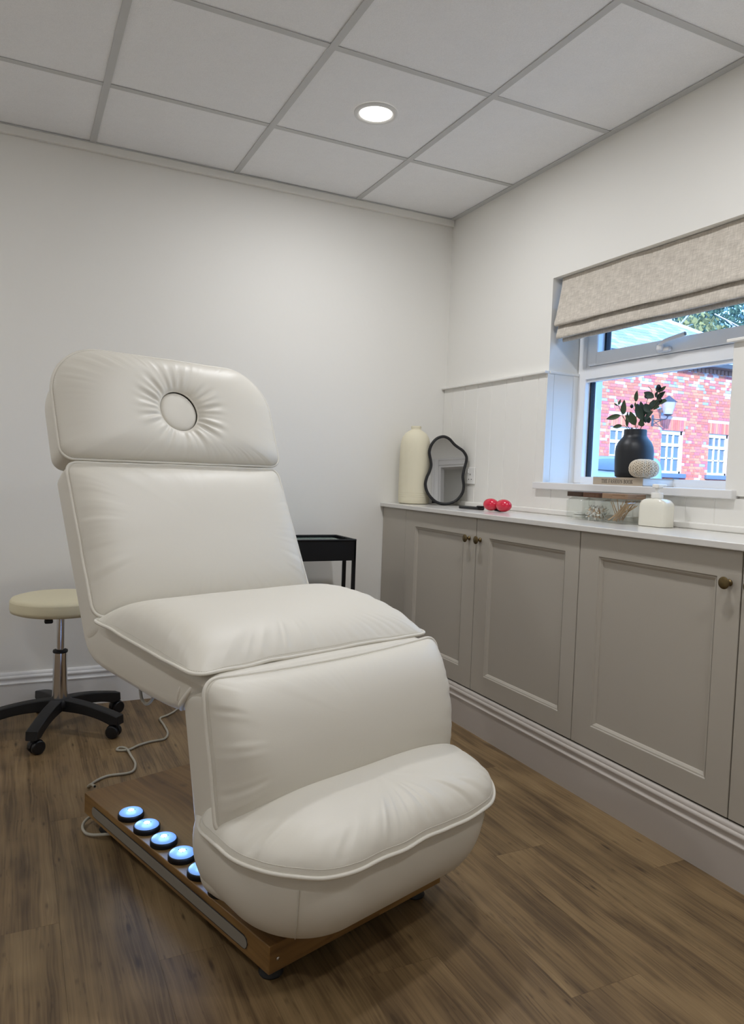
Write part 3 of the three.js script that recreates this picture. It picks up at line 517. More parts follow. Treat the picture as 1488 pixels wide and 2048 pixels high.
{
  const g = group('stool', -1.865, 0, 0.295); tag(g, 'low round cream stool on black castors by the back wall', 'stool');
  const st = mesh('seat', lathe([[0, 0.462], [0.16, 0.462], [0.176, 0.468], [0.1785, 0.48], [0.1775, 0.508], [0.172, 0.5175], [0.15, 0.5235], [0.08, 0.526], [0, 0.5265]], 72), M.stoolVinyl, g);
  const ring = []; for (let i = 0; i < 40; i++) { const a = i / 40 * Math.PI * 2; ring.push(V(0.1765 * Math.cos(a), 0.508, 0.1765 * Math.sin(a))); }
  mesh('seam', tube(ring, 0.0013, 120, 5, true), M.stoolVinyl, st);
  mesh('seat_plate', lim(-0.045, 0.045, 0.452, 0.463, -0.045, 0.045, 0.003), M.black, g);
  mesh('lever', merge([tube([[0, 0.452, 0.0], [-0.03, 0.447, 0.04], [-0.045, 0.44, 0.065]], 0.005, 16, 6), rbx(0.03, 0.016, 0.026, 0.006, -0.045, 0.438, 0.065)]), M.black, g);
  mesh('piston', new THREE.CylinderGeometry(0.0145, 0.0145, 0.16, 28).translate(0, 0.385, 0), M.chrome, g);
  mesh('collar', lathe([[0, 0.302], [0.026, 0.302], [0.0275, 0.306], [0.0265, 0.312], [0.017, 0.315], [0, 0.315]], 32), M.black, g);
  mesh('column', new THREE.CylinderGeometry(0.0245, 0.0285, 0.185, 40).translate(0, 0.2095, 0), M.chrome, g);
  mesh('hub', lathe([[0, 0.085], [0.04, 0.085], [0.048, 0.1], [0.046, 0.118], [0.036, 0.126], [0, 0.127]], 36), M.black, g);
  for (let i = 0; i < 5; i++) {
    const a = 1.97 + i * Math.PI * 2 / 5, c = Math.cos(a), s = Math.sin(a), R = 0.252;
    const sh = new THREE.Shape(); sh.moveTo(0.02, 0.082); sh.lineTo(0.02, 0.121); sh.bezierCurveTo(0.1, 0.121, 0.18, 0.105, R + 0.012, 0.083); sh.lineTo(R + 0.014, 0.058); sh.lineTo(R - 0.02, 0.055); sh.bezierCurveTo(0.16, 0.082, 0.1, 0.084, 0.02, 0.082);
    const e = new THREE.ExtrudeGeometry(sh, { depth: 0.03, bevelEnabled: true, bevelSize: 0.004, bevelThickness: 0.006, bevelSegments: 3, curveSegments: 14 }); e.translate(0, 0, -0.015);
    const arm = mesh('leg', e, M.black, g); arm.rotation.y = -a;
    const cg = new THREE.Group(); cg.name = 'castor'; g.add(cg); cg.position.set(R * c, 0, R * s); cg.rotation.y = i * 2.1 + 0.5;
    for (const z of [-0.0135, 0.0135]) { const w = mesh('wheel', lathe([[0, -0.008], [0.02, -0.008], [0.0245, -0.0055], [0.0245, 0.0055], [0.02, 0.008], [0, 0.008]], 28), M.blackGloss, cg); w.rotation.x = Math.PI / 2; w.position.set(0.012, 0.0245, z); }
    mesh('hood', new THREE.CylinderGeometry(0.0265, 0.0265, 0.012, 28, 1, false, 0, Math.PI).rotateX(Math.PI / 2).rotateZ(Math.PI / 2).translate(0.012, 0.0255, 0), M.black, cg);
    mesh('pin', new THREE.CylinderGeometry(0.0075, 0.0075, 0.028, 14).translate(0, 0.05, 0), M.black, cg);
  }
}
{
  const x0 = -1.09, x1 = -0.645, z0 = 0.108, z1 = 0.328, T = 0.728;
  const g = group('trolley', (x0 + x1) / 2, 0, (z0 + z1) / 2); tag(g, 'black metal tray trolley standing behind the chair', 'trolley');
  const w = (x1 - x0) / 2, d = (z1 - z0) / 2;
  for (const y of [T - 0.092, 0.37, 0.1]) {
    const h = 0.092;
    const tr = mesh('tray', merge([lim(-w + 0.001, w - 0.001, y, y + 0.006, -d + 0.001, d - 0.001), lim(-w, w, y, y + h, d - 0.004, d), lim(-w, w, y, y + h, -d, -d + 0.004), lim(-w, -w + 0.004, y, y + h, -d, d), lim(w - 0.004, w, y, y + h, -d, d)]), M.blackMetal, g);
    const q = [[-w, -d], [w, -d], [w, d], [-w, d]].map(([a, b]) => V(a, y + h, b));
    for (let i = 0; i < 4; i++) mesh('tray_rim', tube([q[i], q[(i + 1) % 4]], 0.005, 2, 8), M.blackMetal, tr);
  }
  for (const [a, b] of [[-1, -1], [1, -1], [1, 1], [-1, 1]]) {
    mesh('post', lim(a * w - 0.008, a * w + 0.008, 0.06, T + 0.004, (b > 0 ? d - 0.014 : -d + 0.1) - 0.007, (b > 0 ? d - 0.014 : -d + 0.1) + 0.007, 0.002), M.blackMetal, g);
    const c = mesh('castor', merge([new THREE.CylinderGeometry(0.026, 0.026, 0.02, 24).rotateX(Math.PI / 2).translate(0, 0.026, 0), lim(-0.01, 0.01, 0.026, 0.06, -0.014, 0.014)]), M.black, g); c.position.set(a * w, 0, b > 0 ? d - 0.014 : -d + 0.1);
  }
  const gp = tag(mesh('glass_tray', rbx(0.34, 0.012, 0.17, 0.004, -0.845, 0.7165, 0.218), P({ color: 0xbfd6cc, roughness: 0.08, transmission: 0.5, thickness: 0.01, ior: 1.5 })), 'greenish glass tray lying in the top of the black trolley', 'tray');
}

// ---------------------------------------------------------------- things on the worktop
const T = 0.886, bud = {};
{
  const g = group('tall_vase', -0.232, T, 0.108);
  tag(g, 'tall cream ceramic bottle vase in the corner of the worktop', 'vase');
  const p = [[0, 0.001], [0.068, 0.001], [0.0755, 0.006], [0.0775, 0.03], [0.0775, 0.1], [0.077, 0.2], [0.076, 0.26], [0.0735, 0.3], [0.066, 0.33], [0.053, 0.35], [0.036, 0.362], [0.026, 0.367], [0.0235, 0.372], [0.0255, 0.3795], [0.0255, 0.386], [0.0225, 0.387], [0.019, 0.38], [0.018, 0.36]];
  const body = mesh('body', lathe(p, 64), M.cream, g);
  for (const y of [0.036, 0.045, 0.056]) { const r = []; for (let i = 0; i < 24; i++) { const a = i / 24 * Math.PI * 2; r.push(V(0.0777 * Math.cos(a), y, 0.0777 * Math.sin(a))); } mesh('throwing_ring', tube(r, 0.0007, 72, 4, true), M.cream, body); }
}
{
  // wavy mirror: outline as seen face on, metres, origin at the lowest point
  const px = [[880, 275], [960, 310], [1050, 405], [1110, 450], [1190, 510], [1243, 600], [1240, 680], [1207, 810], [1187, 930], [1203, 1090], [1180, 1200], [1100, 1310], [1000, 1368], [890, 1385], [770, 1360], [680, 1290], [610, 1190], [580, 1070], [600, 960], [645, 850], [670, 750], [660, 660], [640, 540], [665, 430], [730, 335], [800, 288]];
  const pts = px.map(([x, y]) => V((x - 890) * 3.02e-4, (1385 - y) * 2.98e-4 + 0.0065, 0));
  const g = group('wavy_mirror', -0.139, T + 0.0012, 0.252); tag(g, 'small wavy black-framed mirror leaning beside the cream vase', 'mirror');
  g.rotation.order = 'YXZ'; g.rotation.set(-0.098, -Math.atan2(0.41, 0.91), 0.02);
  const cur = new THREE.CatmullRomCurve3(pts, true, 'centripetal'), sp = cur.getSpacedPoints(160);
  mesh('frame', new THREE.TubeGeometry(cur, 220, 0.0072, 12, true), M.black, g);
  const s = new THREE.Shape(sp.map((p) => new THREE.Vector2(p.x, p.y)));
  const ml = mesh('mirror_glass', new THREE.ExtrudeGeometry(s, { depth: 0.003, bevelEnabled: false }).translate(0, 0, -0.002), M.mirror, g);
  mesh('back_board', new THREE.ExtrudeGeometry(s, { depth: 0.003, bevelEnabled: false }).translate(0, 0, -0.006), M.black, g);
  const leg = mesh('stand', rbx(0.05, 0.16, 0.004, 0.0015, 0, -0.08, 0), M.black, g); leg.position.set(-0.03, 0.165, -0.008); leg.rotation.x = 0.32;
}
{
  const g = group('socket', -0.0125, 1.036, 0.257); tag(g, 'white double wall socket beside the mirror', 'socket');
  mesh('plate', rbx(0.008, 0.082, 0.136, 0.003, -0.004, 0, 0), M.socket, g);
  for (const z of [-0.032, 0.032]) {
    const r = mesh('rocker_switch', rbx(0.004, 0.02, 0.011, 0.0015, -0.0095, 0.022, z > 0 ? 0.012 : -0.012), M.socket, g);
    for (const [y, q, a, b] of [[0.012, 0, 0.008, 0.004], [-0.012, -0.011, 0.004, 0.0065], [-0.012, 0.011, 0.004, 0.0065]]) mesh('pin_hole', bx(0.001, a, b, -0.0083, y - 0.006, z + q), M.black, g);
  }
}
{
  const g = group('eye_cups', -0.175, T, 0.74); tag(g, 'pair of shiny red oval cups joined by a black strip on the worktop', 'goggles');
  for (const [z, x] of [[-0.042, -0.004], [0.042, 0.002]]) { const e = mesh('cup', new THREE.SphereGeometry(1, 40, 28).scale(0.027, 0.0265, 0.0405), M.red, g); e.position.set(x, 0.0285, z); e.rotation.y = 0.1; }
  mesh('bridge', tube([[0.0, 0.012, -0.06], [0.012, 0.006, -0.02], [0.012, 0.006, 0.02], [0.004, 0.012, 0.05]], 0.005, 30, 8), M.black, g);
}
{
  const g = group('remote', -0.182, T, 0.565, 0.12); tag(g, 'small flat black device lying left of the red cups', 'remote');
  mesh('body', rbx(0.04, 0.013, 0.135, 0.005, 0, 0.0065, -0.01), M.blackGloss, g);
  mesh('dial', lathe([[0, 0.012], [0.017, 0.012], [0.018, 0.016], [0.015, 0.0185], [0, 0.0185]], 28), M.black, g).position.set(-0.004, 0, 0.055);
}
function jar(label, x, z, w, h, turn, tint) {
  const g = group('glass_jar', x, T, z, turn); tag(g, label, 'jar', 'glass jars with wooden lids');
  const prof = (k) => { const s = new THREE.Shape(), a = w / 2 - k, r = 0.016; s.moveTo(-a + r, -a); s.lineTo(a - r, -a); s.absarc(a - r, -a + r, r, -Math.PI / 2, 0); s.lineTo(a, a - r); s.absarc(a - r, a - r, r, 0, Math.PI / 2); s.lineTo(-a + r, a); s.absarc(-a + r, a - r, r, Math.PI / 2, Math.PI); s.lineTo(-a, -a + r); s.absarc(-a + r, -a + r, r, Math.PI, Math.PI * 1.5); return s.getPoints(6); };
  const rings = [[0.0005, 0.004], [0.0035, 0], [h * 0.8, 0], [h * 0.88, 0.004], [h * 0.93, 0.012], [h * 0.965, 0.015], [h, 0.015]], pos = [], idx = [], base = prof(0), N = base.length;
  const o = w / 2;
  for (const [y, ins] of rings) for (const p of base) pos.push(p.x * (o - ins) / o, y, p.y * (o - ins) / o);
  for (let j = 0; j + 1 < rings.length; j++) for (let i = 0; i < N; i++) { const a = j * N + i, b = j * N + (i + 1) % N; idx.push(a, a + N, b, b, a + N, b + N); }
  pos.push(0, 0.0005, 0); for (let i = 0; i < N; i++) idx.push(N * rings.length, i, (i + 1) % N);
  { const n0 = pos.length / 3, m = idx.length; for (let i = 0; i < n0; i++) { const x = pos[i * 3], y = pos[i * 3 + 1], z = pos[i * 3 + 2], k = (o - 0.0028) / o; pos.push(x * k, y < 0.004 ? y + 0.004 : y, z * k); } for (let i = 0; i < m; i += 3) idx.push(idx[i] + n0, idx[i + 2] + n0, idx[i + 1] + n0); const r = (rings.length - 1) * N; for (let i = 0; i < N; i++) { const a = r + i, b = r + (i + 1) % N; idx.push(a, a + n0, b, b, a + n0, b + n0); } }
  let gg = new THREE.BufferGeometry(); gg.setAttribute('position', new THREE.Float32BufferAttribute(pos, 3)); gg.setIndex(idx); gg.computeVertexNormals(); gg.setAttribute('uv', new THREE.Float32BufferAttribute(new Float32Array(pos.length / 3 * 2), 2));
  mesh('glass_body', gg, M.jarGlass, g);
  const lid = new THREE.ExtrudeGeometry(new THREE.Shape(base.map((p) => p.clone().multiplyScalar(0.94))), { depth: 0.015, bevelEnabled: true, bevelSize: 0.0015, bevelThickness: 0.0015, bevelSegments: 2 }); lid.rotateX(-Math.PI / 2); lid.translate(0, h + 0.001, 0);
  const lm = M.lid.clone(); lm.color.set(tint); mesh('lid', metres(lid, 7), lm, g);
  return g;
}
{
  jar('leftmost glass jar with wooden lid, holding white cotton pads', -0.098, 1.166, 0.084, 0.086, 0.04, 0x6e6258);
  for (let i = 0; i < 5; i++) tag(mesh('cotton_pad', new THREE.CylinderGeometry(0.026, 0.026, 0.0035, 30).translate(-0.098 + rr(-0.006, 0.006), T + 0.006 + i * 0.0037, 1.166 + rr(-0.006, 0.006)), M.cotton), 'white round cotton pad stacked in the leftmost jar', 'cotton pad', 'cotton pads in the leftmost jar');
  jar('middle glass jar with wooden lid, half full of cotton buds', -0.103, 1.262, 0.088, 0.086, -0.03, 0x98806c);
  for (let i = 0; i < 95; i++) {
    const g = group('cotton_bud', -0.103 + rr(-0.024, 0.024), T + 0.009 + 0.034 * Math.pow(rnd(), 0.8), 1.262 + rr(-0.027, 0.027)); g.rotation.set(rr(-1.2, 1.2), rr(0, 6.28), rr(-0.8, 0.8));
    tag(g, 'white cotton bud lying in the middle glass jar', 'cotton bud', 'cotton buds in the middle jar');
    if (i === 0) { mesh('stick', bud.stick ??= new THREE.CylinderGeometry(0.0009, 0.0009, 0.026, 6), M.wick, g); } else mesh('stick', bud.stick, M.wick, g);
    bud.tip ??= new THREE.CapsuleGeometry(0.0024, 0.005, 3, 7);
    mesh('tip', bud.tip, M.cotton, g).position.y = 0.012; mesh('tip', bud.tip, M.cotton, g).position.y = -0.012;
  }
  jar('rightmost glass jar with wooden lid, holding thin wooden sticks', -0.108, 1.392, 0.116, 0.087, 0.05, 0xf2efe8);
  const stick = new THREE.CylinderGeometry(0.0013, 0.0013, 1, 6);
  for (let i = 0; i < 26; i++) {
    const a = V(-0.108 + rr(-0.036, 0.036), T + 0.006 + rr(0, 0.006), 1.392 - 0.042 + rr(-0.004, 0.02)), fan = i % 5 === 0 ? rr(-0.02, 0.03) : rr(0.045, 0.085);
    const b = V(-0.108 + rr(-0.034, 0.034), T + rr(0.062, 0.084), Math.min(1.392 + 0.044, a.z + fan)), m = mesh('wooden_stick', stick, M.wick);
    m.position.copy(a).add(b).multiplyScalar(0.5); m.scale.y = a.distanceTo(b); m.quaternion.setFromUnitVectors(V(0, 1, 0), b.clone().sub(a).normalize());
    tag(m, 'thin pale wooden stick leaning in the rightmost glass jar', 'stick', 'wooden sticks in the rightmost jar');
  }
}
{
  const g = group('soap_dispenser', -0.098, T, 1.531, 0.06); tag(g, 'cream pump soap bottle standing right of the glass jars', 'bottle');
  const w = 0.056, d = 0.03, sec = (a, b) => { const o = []; for (let i = 0; i < 48; i++) { const t = i / 48 * Math.PI * 2, c = Math.cos(t), s = Math.sin(t), n = 5; o.push([Math.sign(c) * Math.pow(Math.abs(c), 2 / n) * b, Math.sign(s) * Math.pow(Math.abs(s), 2 / n) * a]); } return o; };
  const rings = [[0.0005, 0.052, 0.027], [0.003, 0.056, 0.03], [0.03, 0.056, 0.03], [0.065, 0.056, 0.03], [0.076, 0.0545, 0.0292], [0.084, 0.05, 0.027], [0.09, 0.042, 0.024], [0.0935, 0.03, 0.02], [0.095, 0.016, 0.016]], pos = [], idx = [], N = 48;
  for (const [y, a, b] of rings) for (const [x, z] of sec(a, b)) pos.push(x, y, z);
  for (let j = 0; j + 1 < rings.length; j++) for (let i = 0; i < N; i++) { const a = j * N + i, b = j * N + (i + 1) % N; idx.push(a, a + N, b, b, a + N, b + N); }
  pos.push(0, 0.0005, 0, 0, 0.095, 0); for (let i = 0; i < N; i++) { idx.push(N * rings.length, i, (i + 1) % N); idx.push(N * rings.length + 1, (rings.length - 1) * N + (i + 1) % N, (rings.length - 1) * N + i); }
  const gg = new THREE.BufferGeometry(); gg.setAttribute('position', new THREE.Float32BufferAttribute(pos, 3)); gg.setIndex(idx); gg.computeVertexNormals();
  mesh('bottle_body', gg, M.soap, g);
  mesh('collar', lathe([[0, 0.094], [0.019, 0.094], [0.0195, 0.097], [0.0195, 0.112], [0.018, 0.114], [0, 0.114]], 32), M.pump, g);
  mesh('pump_stem', lathe([[0, 0.113], [0.0055, 0.113], [0.0055, 0.124], [0.009, 0.13], [0, 0.13]], 20), M.pump, g);
  mesh('pump_head', merge([rbx(0.026, 0.014, 0.026, 0.004, 0, 0.136, 0), rbx(0.036, 0.009, 0.012, 0.003, 0.022, 0.138, 0)]), M.pump, g);
}

// ---------------------------------------------------------------- things on the window board
const SB = WY0 + 0.004;
{
  const g = group('book', 0.0, SB, 1.245, 0.0); tag(g, 'thick beige book lying under the black vase', 'book');
  const L = 0.252, D = 0.165, h = 0.0295;
  mesh('pages', lim(0.004, D - 0.004, 0.0025, h - 0.0025, -L / 2 + 0.003, L / 2 - 0.003), M.paper, g);
  mesh('cover', merge([lim(0.0015, D, 0, 0.0025, -L / 2, L / 2), lim(0.0015, D, h - 0.0025, h, -L / 2, L / 2)]), M.bookCover, g);
  const cv = document.createElement('canvas'); cv.width = 1024; cv.height = 120; const c = cv.getContext('2d'); c.fillStyle = '#b3a592'; c.fillRect(0, 0, 1024, 120);
  c.fillStyle = '#241f1b'; c.textBaseline = 'middle'; c.textAlign = 'center'; c.save(); c.translate(508, 64); c.scale(0.74, 1); c.font = 'bold 84px serif';
  const txt = 'THE FASHION BOOK'; c.fillText(txt, 0, 0); c.restore();
  const t = new THREE.CanvasTexture(cv); t.colorSpace = THREE.SRGBColorSpace;
  const sp = new THREE.PlaneGeometry(L, h); sp.rotateY(-Math.PI / 2);
  mesh('spine', lim(0, 0.002, 0, h, -L / 2, L / 2), M.bookCover, g);
  const tp = mesh('spine_print', sp, S({ map: t, roughness: 0.6 }), g); tp.position.set(-0.0004, h / 2, 0); tp.userData.label = 'printed title on the spine';
}
const BT = SB + 0.0296;
{
  const g = group('black_vase', 0.082, BT, 1.243); tag(g, 'matt black bottle-shaped vase on the beige book', 'vase');
  mesh('body', lathe([[0, 0.0005], [0.06, 0.0005], [0.0665, 0.004], [0.0685, 0.02], [0.07, 0.06], [0.07, 0.1], [0.067, 0.119], [0.06, 0.135], [0.0495, 0.148], [0.0435, 0.156], [0.0415, 0.164], [0.0415, 0.18], [0.0405, 0.183], [0.038, 0.183], [0.037, 0.178], [0.037, 0.16], [0.05, 0.13], [0.06, 0.06], [0.05, 0.01], [0, 0.008]], 64), M.vaseBlack, g);
}
{
  // knitted pumpkin: columns of V stitches round a squashed ball
  const g = group('knitted_pumpkin', 0.022, BT, 1.352); tag(g, 'small cream knitted pumpkin beside the black vase', 'pumpkin');
  const R = 0.05, Hh = 0.033, cols = 20, rows = 11, st = [];
  const core = mesh('core', new THREE.SphereGeometry(1, 40, 24).scale(R * 0.94, Hh * 0.95, R * 0.94).translate(0, Hh + 0.001, 0), M.rope, g);
  const sq = (a) => { const c = Math.cos(a), s = Math.sin(a); return [Math.sign(c) * Math.pow(Math.abs(c), 0.75), Math.sign(s) * Math.pow(Math.abs(s), 0.85)]; };
  const pAt = (lat, lon) => { const [c, s] = sq(lat), lobe = 1 + 0.035 * Math.cos(lon * 10); return V(R * c * lobe * Math.cos(lon), Hh + 0.001 + Hh * s, R * c * lobe * Math.sin(lon)); };
  for (let i = 0; i < cols; i++) for (let j = 0; j < rows; j++) for (const sd of [-1, 1]) {
    const la = -1.4 + 2.8 * (j + 0.5) / rows, lo = (i + 0.5) / cols * Math.PI * 2, dl = Math.PI / cols;
    const a = pAt(la - 0.16, lo + sd * 0.08 * dl), b = pAt(la + 0.16, lo + sd * 0.92 * dl), d = b.clone().sub(a), l = d.length();
    const e = new THREE.SphereGeometry(1, 7, 5).scale(0.0028, l * 0.56, 0.0026); e.applyQuaternion(new THREE.Quaternion().setFromUnitVectors(V(0, 1, 0), d.normalize())); const m = a.add(b).multiplyScalar(0.5); e.translate(m.x, Math.max(0.0025, m.y), m.z); st.push(e);
  }
  const k = mesh('knit_stitches', merge(st), M.rope, g); k.userData.kind = 'stuff';
}
// olive sprigs in the black vase
function leafGeo(len, wid, curl, twist) {
  const n = 9, pos = [], idx = [], uv = [];
  for (let i = 0; i <= n; i++) { const t = i / n, w = wid * Math.pow(Math.sin(Math.PI * Math.pow(t, 0.82)), 0.8) * 0.5 + 0.0006; for (let k = -2; k <= 2; k++) { const x = w * k / 2, tw = twist * t; pos.push(x * Math.cos(tw), len * t, curl * t * t * len + Math.abs(k) * w * 0.16 + x * Math.sin(tw)); uv.push(k / 4 + 0.5, t); } }
  for (let i = 0; i < n; i++) for (let k = 0; k < 4; k++) { const a = i * 5 + k; idx.push(a, a + 5, a + 1, a + 1, a + 5, a + 6); }
  const g = new THREE.BufferGeometry(); g.setAttribute('position', new THREE.Float32BufferAttribute(pos, 3)); g.setAttribute('uv', new THREE.Float32BufferAttribute(uv, 2)); g.setIndex(idx); g.computeVertexNormals(); return g;
}
// positions across the window in millimetres: z to the right, y up, from the vase mouth
function sprig(label, stems, leaves, berries) {
  const g = group('olive_sprig', 0.082, BT + 0.17, 1.243); tag(g, label, 'plant', 'artificial olive sprigs in the black vase');
  for (const [pts, r] of stems) mesh('stem', tube(pts.map(([z, y, x = 0]) => V(x / 1000, y / 1000, z / 1000)), r, 30, 6), M.stem, g);
  for (const [z0, y0, z1, y1, w, x0 = 0, dx = 0, dark = 0, tw = 0.3] of leaves) {
    const a = V(x0 / 1000, y0 / 1000, z0 / 1000), b = V((x0 + dx) / 1000, y1 / 1000, z1 / 1000), d = b.clone().sub(a), l = d.length();
    const m = mesh('leaf', leafGeo(l, w * 1.2 / 1000, 0.12, tw), dark ? M.leafDark : M.leaf, g); m.position.copy(a);
    const yv = d.normalize(), xv = V(0.25, 0.2, 1).cross(V(-1, 0, 0)); let nn = V(-1, 0.25, 0.45); nn.sub(yv.clone().multiplyScalar(nn.dot(yv))).normalize(); const xx = yv.clone().cross(nn); m.quaternion.setFromRotationMatrix(new THREE.Matrix4().makeBasis(xx, yv, nn));
  }
  for (const [z, y, x = 0, r = 6.5] of berries) mesh('berry', new THREE.SphereGeometry(r / 1000, 20, 14).scale(1, 1.2, 1).translate(x / 1000, y / 1000, z / 1000), M.berry, g);
}
// crop px (8.267 per px, origin 690,790 = mouth) -> mm at 1.88 mm per photo px
const q = (x, y) => [(x - 690) / 8.267 * 1.93, (800 - y) / 8.267 * 1.93 + 10];
const Q = (x, y, d = 0) => [...q(x, y), d];
sprig('left olive sprig with slender green leaves in the black vase',
  [[[[-10, -90], [-18, 0], Q(530, 740), Q(410, 570), Q(290, 385), Q(270, 365)].map((p) => p), 0.0011], [[Q(515, 770), Q(450, 715), Q(385, 712)], 0.0009], [[Q(415, 590), Q(380, 555), Q(340, 540)], 0.0009]],
  [[...q(345, 542), ...q(110, 600), 17, 0, -14], [...q(390, 712), ...q(240, 742), 13, 0, -10], [...q(405, 530), ...q(465, 290), 20, 0, -8], [...q(285, 365), ...q(312, 275), 9, 0, 6], [...q(270, 375), ...q(160, 335), 5, 0, 8]], []);
sprig('middle olive sprig with two dark olives in the black vase',
  [[[[0, -90], [2, 0], Q(690, 700), Q(690, 540), Q(660, 400), Q(655, 340)], 0.0011], [[Q(690, 530), Q(640, 470), Q(612, 435)], 0.0007], [[Q(690, 540), Q(705, 480), Q(715, 440)], 0.0007]],
  [[...q(660, 335), ...q(742, 160), 15, 0, -10], [...q(690, 720), ...q(630, 500), 24, -4, -12], [...q(690, 680), ...q(540, 560), 20, -2, -18], [...q(525, 740), ...q(615, 490), 12, -6, -16], [...q(655, 420), ...q(640, 345), 6, 0, 4]],
  [[...q(590, 407), -2], [...q(715, 408), -2]]);
sprig('dense right-hand olive sprig with dark leaves in the black vase',
  [[[[8, -90], [16, 0], Q(790, 790), Q(860, 650), Q(960, 540), Q(1080, 400), Q(1140, 300), Q(1150, 200)], 0.0014], [[Q(710, 780), Q(780, 640), Q(860, 520), Q(900, 330), Q(985, 230), Q(985, 180), Q(910, 120)], 0.001], [[Q(940, 560), Q(1050, 480), Q(1180, 380)], 0.0009]],
  [[...q(850, 640), ...q(765, 390), 24, -8, -12, 1], [...q(870, 600), ...q(810, 350), 22, -4, -4, 1], [...q(900, 620), ...q(1190, 545), 22, -6, -20, 1], [...q(890, 680), ...q(990, 590), 18, -4, -14, 1], [...q(850, 750), ...q(870, 640), 20, -8, -6], [...q(960, 520), ...q(880, 390), 22, 2, -8, 1], [...q(980, 480), ...q(1010, 330), 22, 4, 6, 1], [...q(1020, 450), ...q(1170, 470), 18, 6, -6], [...q(1060, 420), ...q(1175, 340), 18, 4, 8, 1], [...q(1070, 330), ...q(1210, 215), 18, 6, 10, 1], [...q(1150, 380), ...q(1335, 385), 18, 4, -8], [...q(1030, 300), ...q(870, 215), 20, 2, -10, 1], [...q(900, 310), ...q(880, 200), 18, 4, 6, 1], [...q(1140, 230), ...q(1110, 105), 18, 2, -4, 1], [...q(1150, 210), ...q(1245, 140), 12, 2, 6], [...q(1040, 290), ...q(1140, 215), 14, 6, -8, 1], [...q(870, 560), ...q(930, 430), 16, 8, 4, 1], [...q(985, 440), ...q(1090, 330), 20, 10, 4], [...q(760, 690), ...q(840, 590), 18, 6, 8], [...q(930, 690), ...q(870, 590), 16, 10, 6, 1]],
  [[...q(1135, 145), -4, 8], [...q(900, 265), -4, 8], [...q(1160, 355), 2, 7]]);

// ---------------------------------------------------------------- window and blind
{
  const w = new THREE.Group(); w.name = 'window_1'; scene.add(w); struct(w);
  const x0 = WX, x1 = WX + 0.07, za = WZ0 + 0.009, zb = WZ1 - 0.009, ya = WY0 + 0.003, yb = WY1;
  const fr = mesh('outer_frame', merge([lim(x0, x1, ya, yb, za - 0.006, za + 0.042, 0.006), lim(x0, x1, ya, yb, zb - 0.042, zb + 0.006, 0.006), lim(x0 + 0.0006, x1 - 0.0006, ya, ya + 0.03, za + 0.0415, zb - 0.0415), lim(x0 + 0.0006, x1 - 0.0006, yb - 0.05, yb, za + 0.0415, zb - 0.0415), lim(x0 + 0.0006, x1 - 0.0006, 1.462, 1.512, za + 0.0415, zb - 0.0415), lim(x0 + 0.01, x0 + 0.03, 1.45, 1.4615, za + 0.0415, zb - 0.0415)]), M.upvc, w);
  const sz0 = za + 0.062, sz1 = zb - 0.03, sy0 = 1.514, sy1 = yb - 0.04;
  const sash = mesh('fanlight_sash', merge([lim(x0 - 0.0115, x1 - 0.0005, sy0, sy0 + 0.052, sz0 + 0.054, sz1 - 0.054), lim(x0 - 0.0115, x1 - 0.0005, sy1 - 0.05, sy1, sz0 + 0.054, sz1 - 0.054), lim(x0 - 0.012, x1, sy0, sy1, sz0, sz0 + 0.055, 0.01), lim(x0 - 0.012, x1, sy0, sy1, sz1 - 0.055, sz1, 0.01)]), M.upvc, w);
  mesh('frame_infill', lim(x0 + 0.006, x1, sy0 - 0.004, sy1 + 0.004, za + 0.03, sz0 - 0.003), M.upvc, w);
  mesh('gasket', merge([lim(x0 + 0.028, x0 + 0.052, ya + 0.03, 1.462, za + 0.041, za + 0.05), lim(x0 + 0.028, x0 + 0.052, ya + 0.03, 1.462, zb - 0.05, zb - 0.041), lim(x0 + 0.024, x0 + 0.052, 1.456, 1.4625, za + 0.04, zb - 0.04)]), M.gasket, w);
  mesh('gasket', merge([lim(x0 + 0.028, x0 + 0.052, sy0 + 0.05, sy1 - 0.05, sz0 + 0.054, sz0 + 0.066)]), M.gasket, sash);
  mesh('pane', lim(x0 + 0.036, x0 + 0.04, ya + 0.02, 1.47, za + 0.03, zb - 0.03), M.glass, w);
  mesh('pane', lim(x0 + 0.036, x0 + 0.04, sy0 + 0.03, sy1 - 0.03, sz0 + 0.03, sz1 - 0.03), M.glass, sash);
  const hd = mesh('handle', merge([rbx(0.02, 0.02, 0.062, 0.008, x0 - 0.02, sy0 + 0.014, 1.31), rbx(0.024, 0.03, 0.026, 0.009, x0 - 0.032, sy0 + 0.022, 1.302), tube([[x0 - 0.036, sy0 + 0.026, 1.302], [x0 - 0.044, sy0 + 0.037, 1.325], [x0 - 0.046, sy0 + 0.045, 1.37], [x0 - 0.046, sy0 + 0.052, 1.425]], 0.0075, 24, 10)]), M.trimWhite, sash);
  hd.userData.label = 'white lever window handle';
}
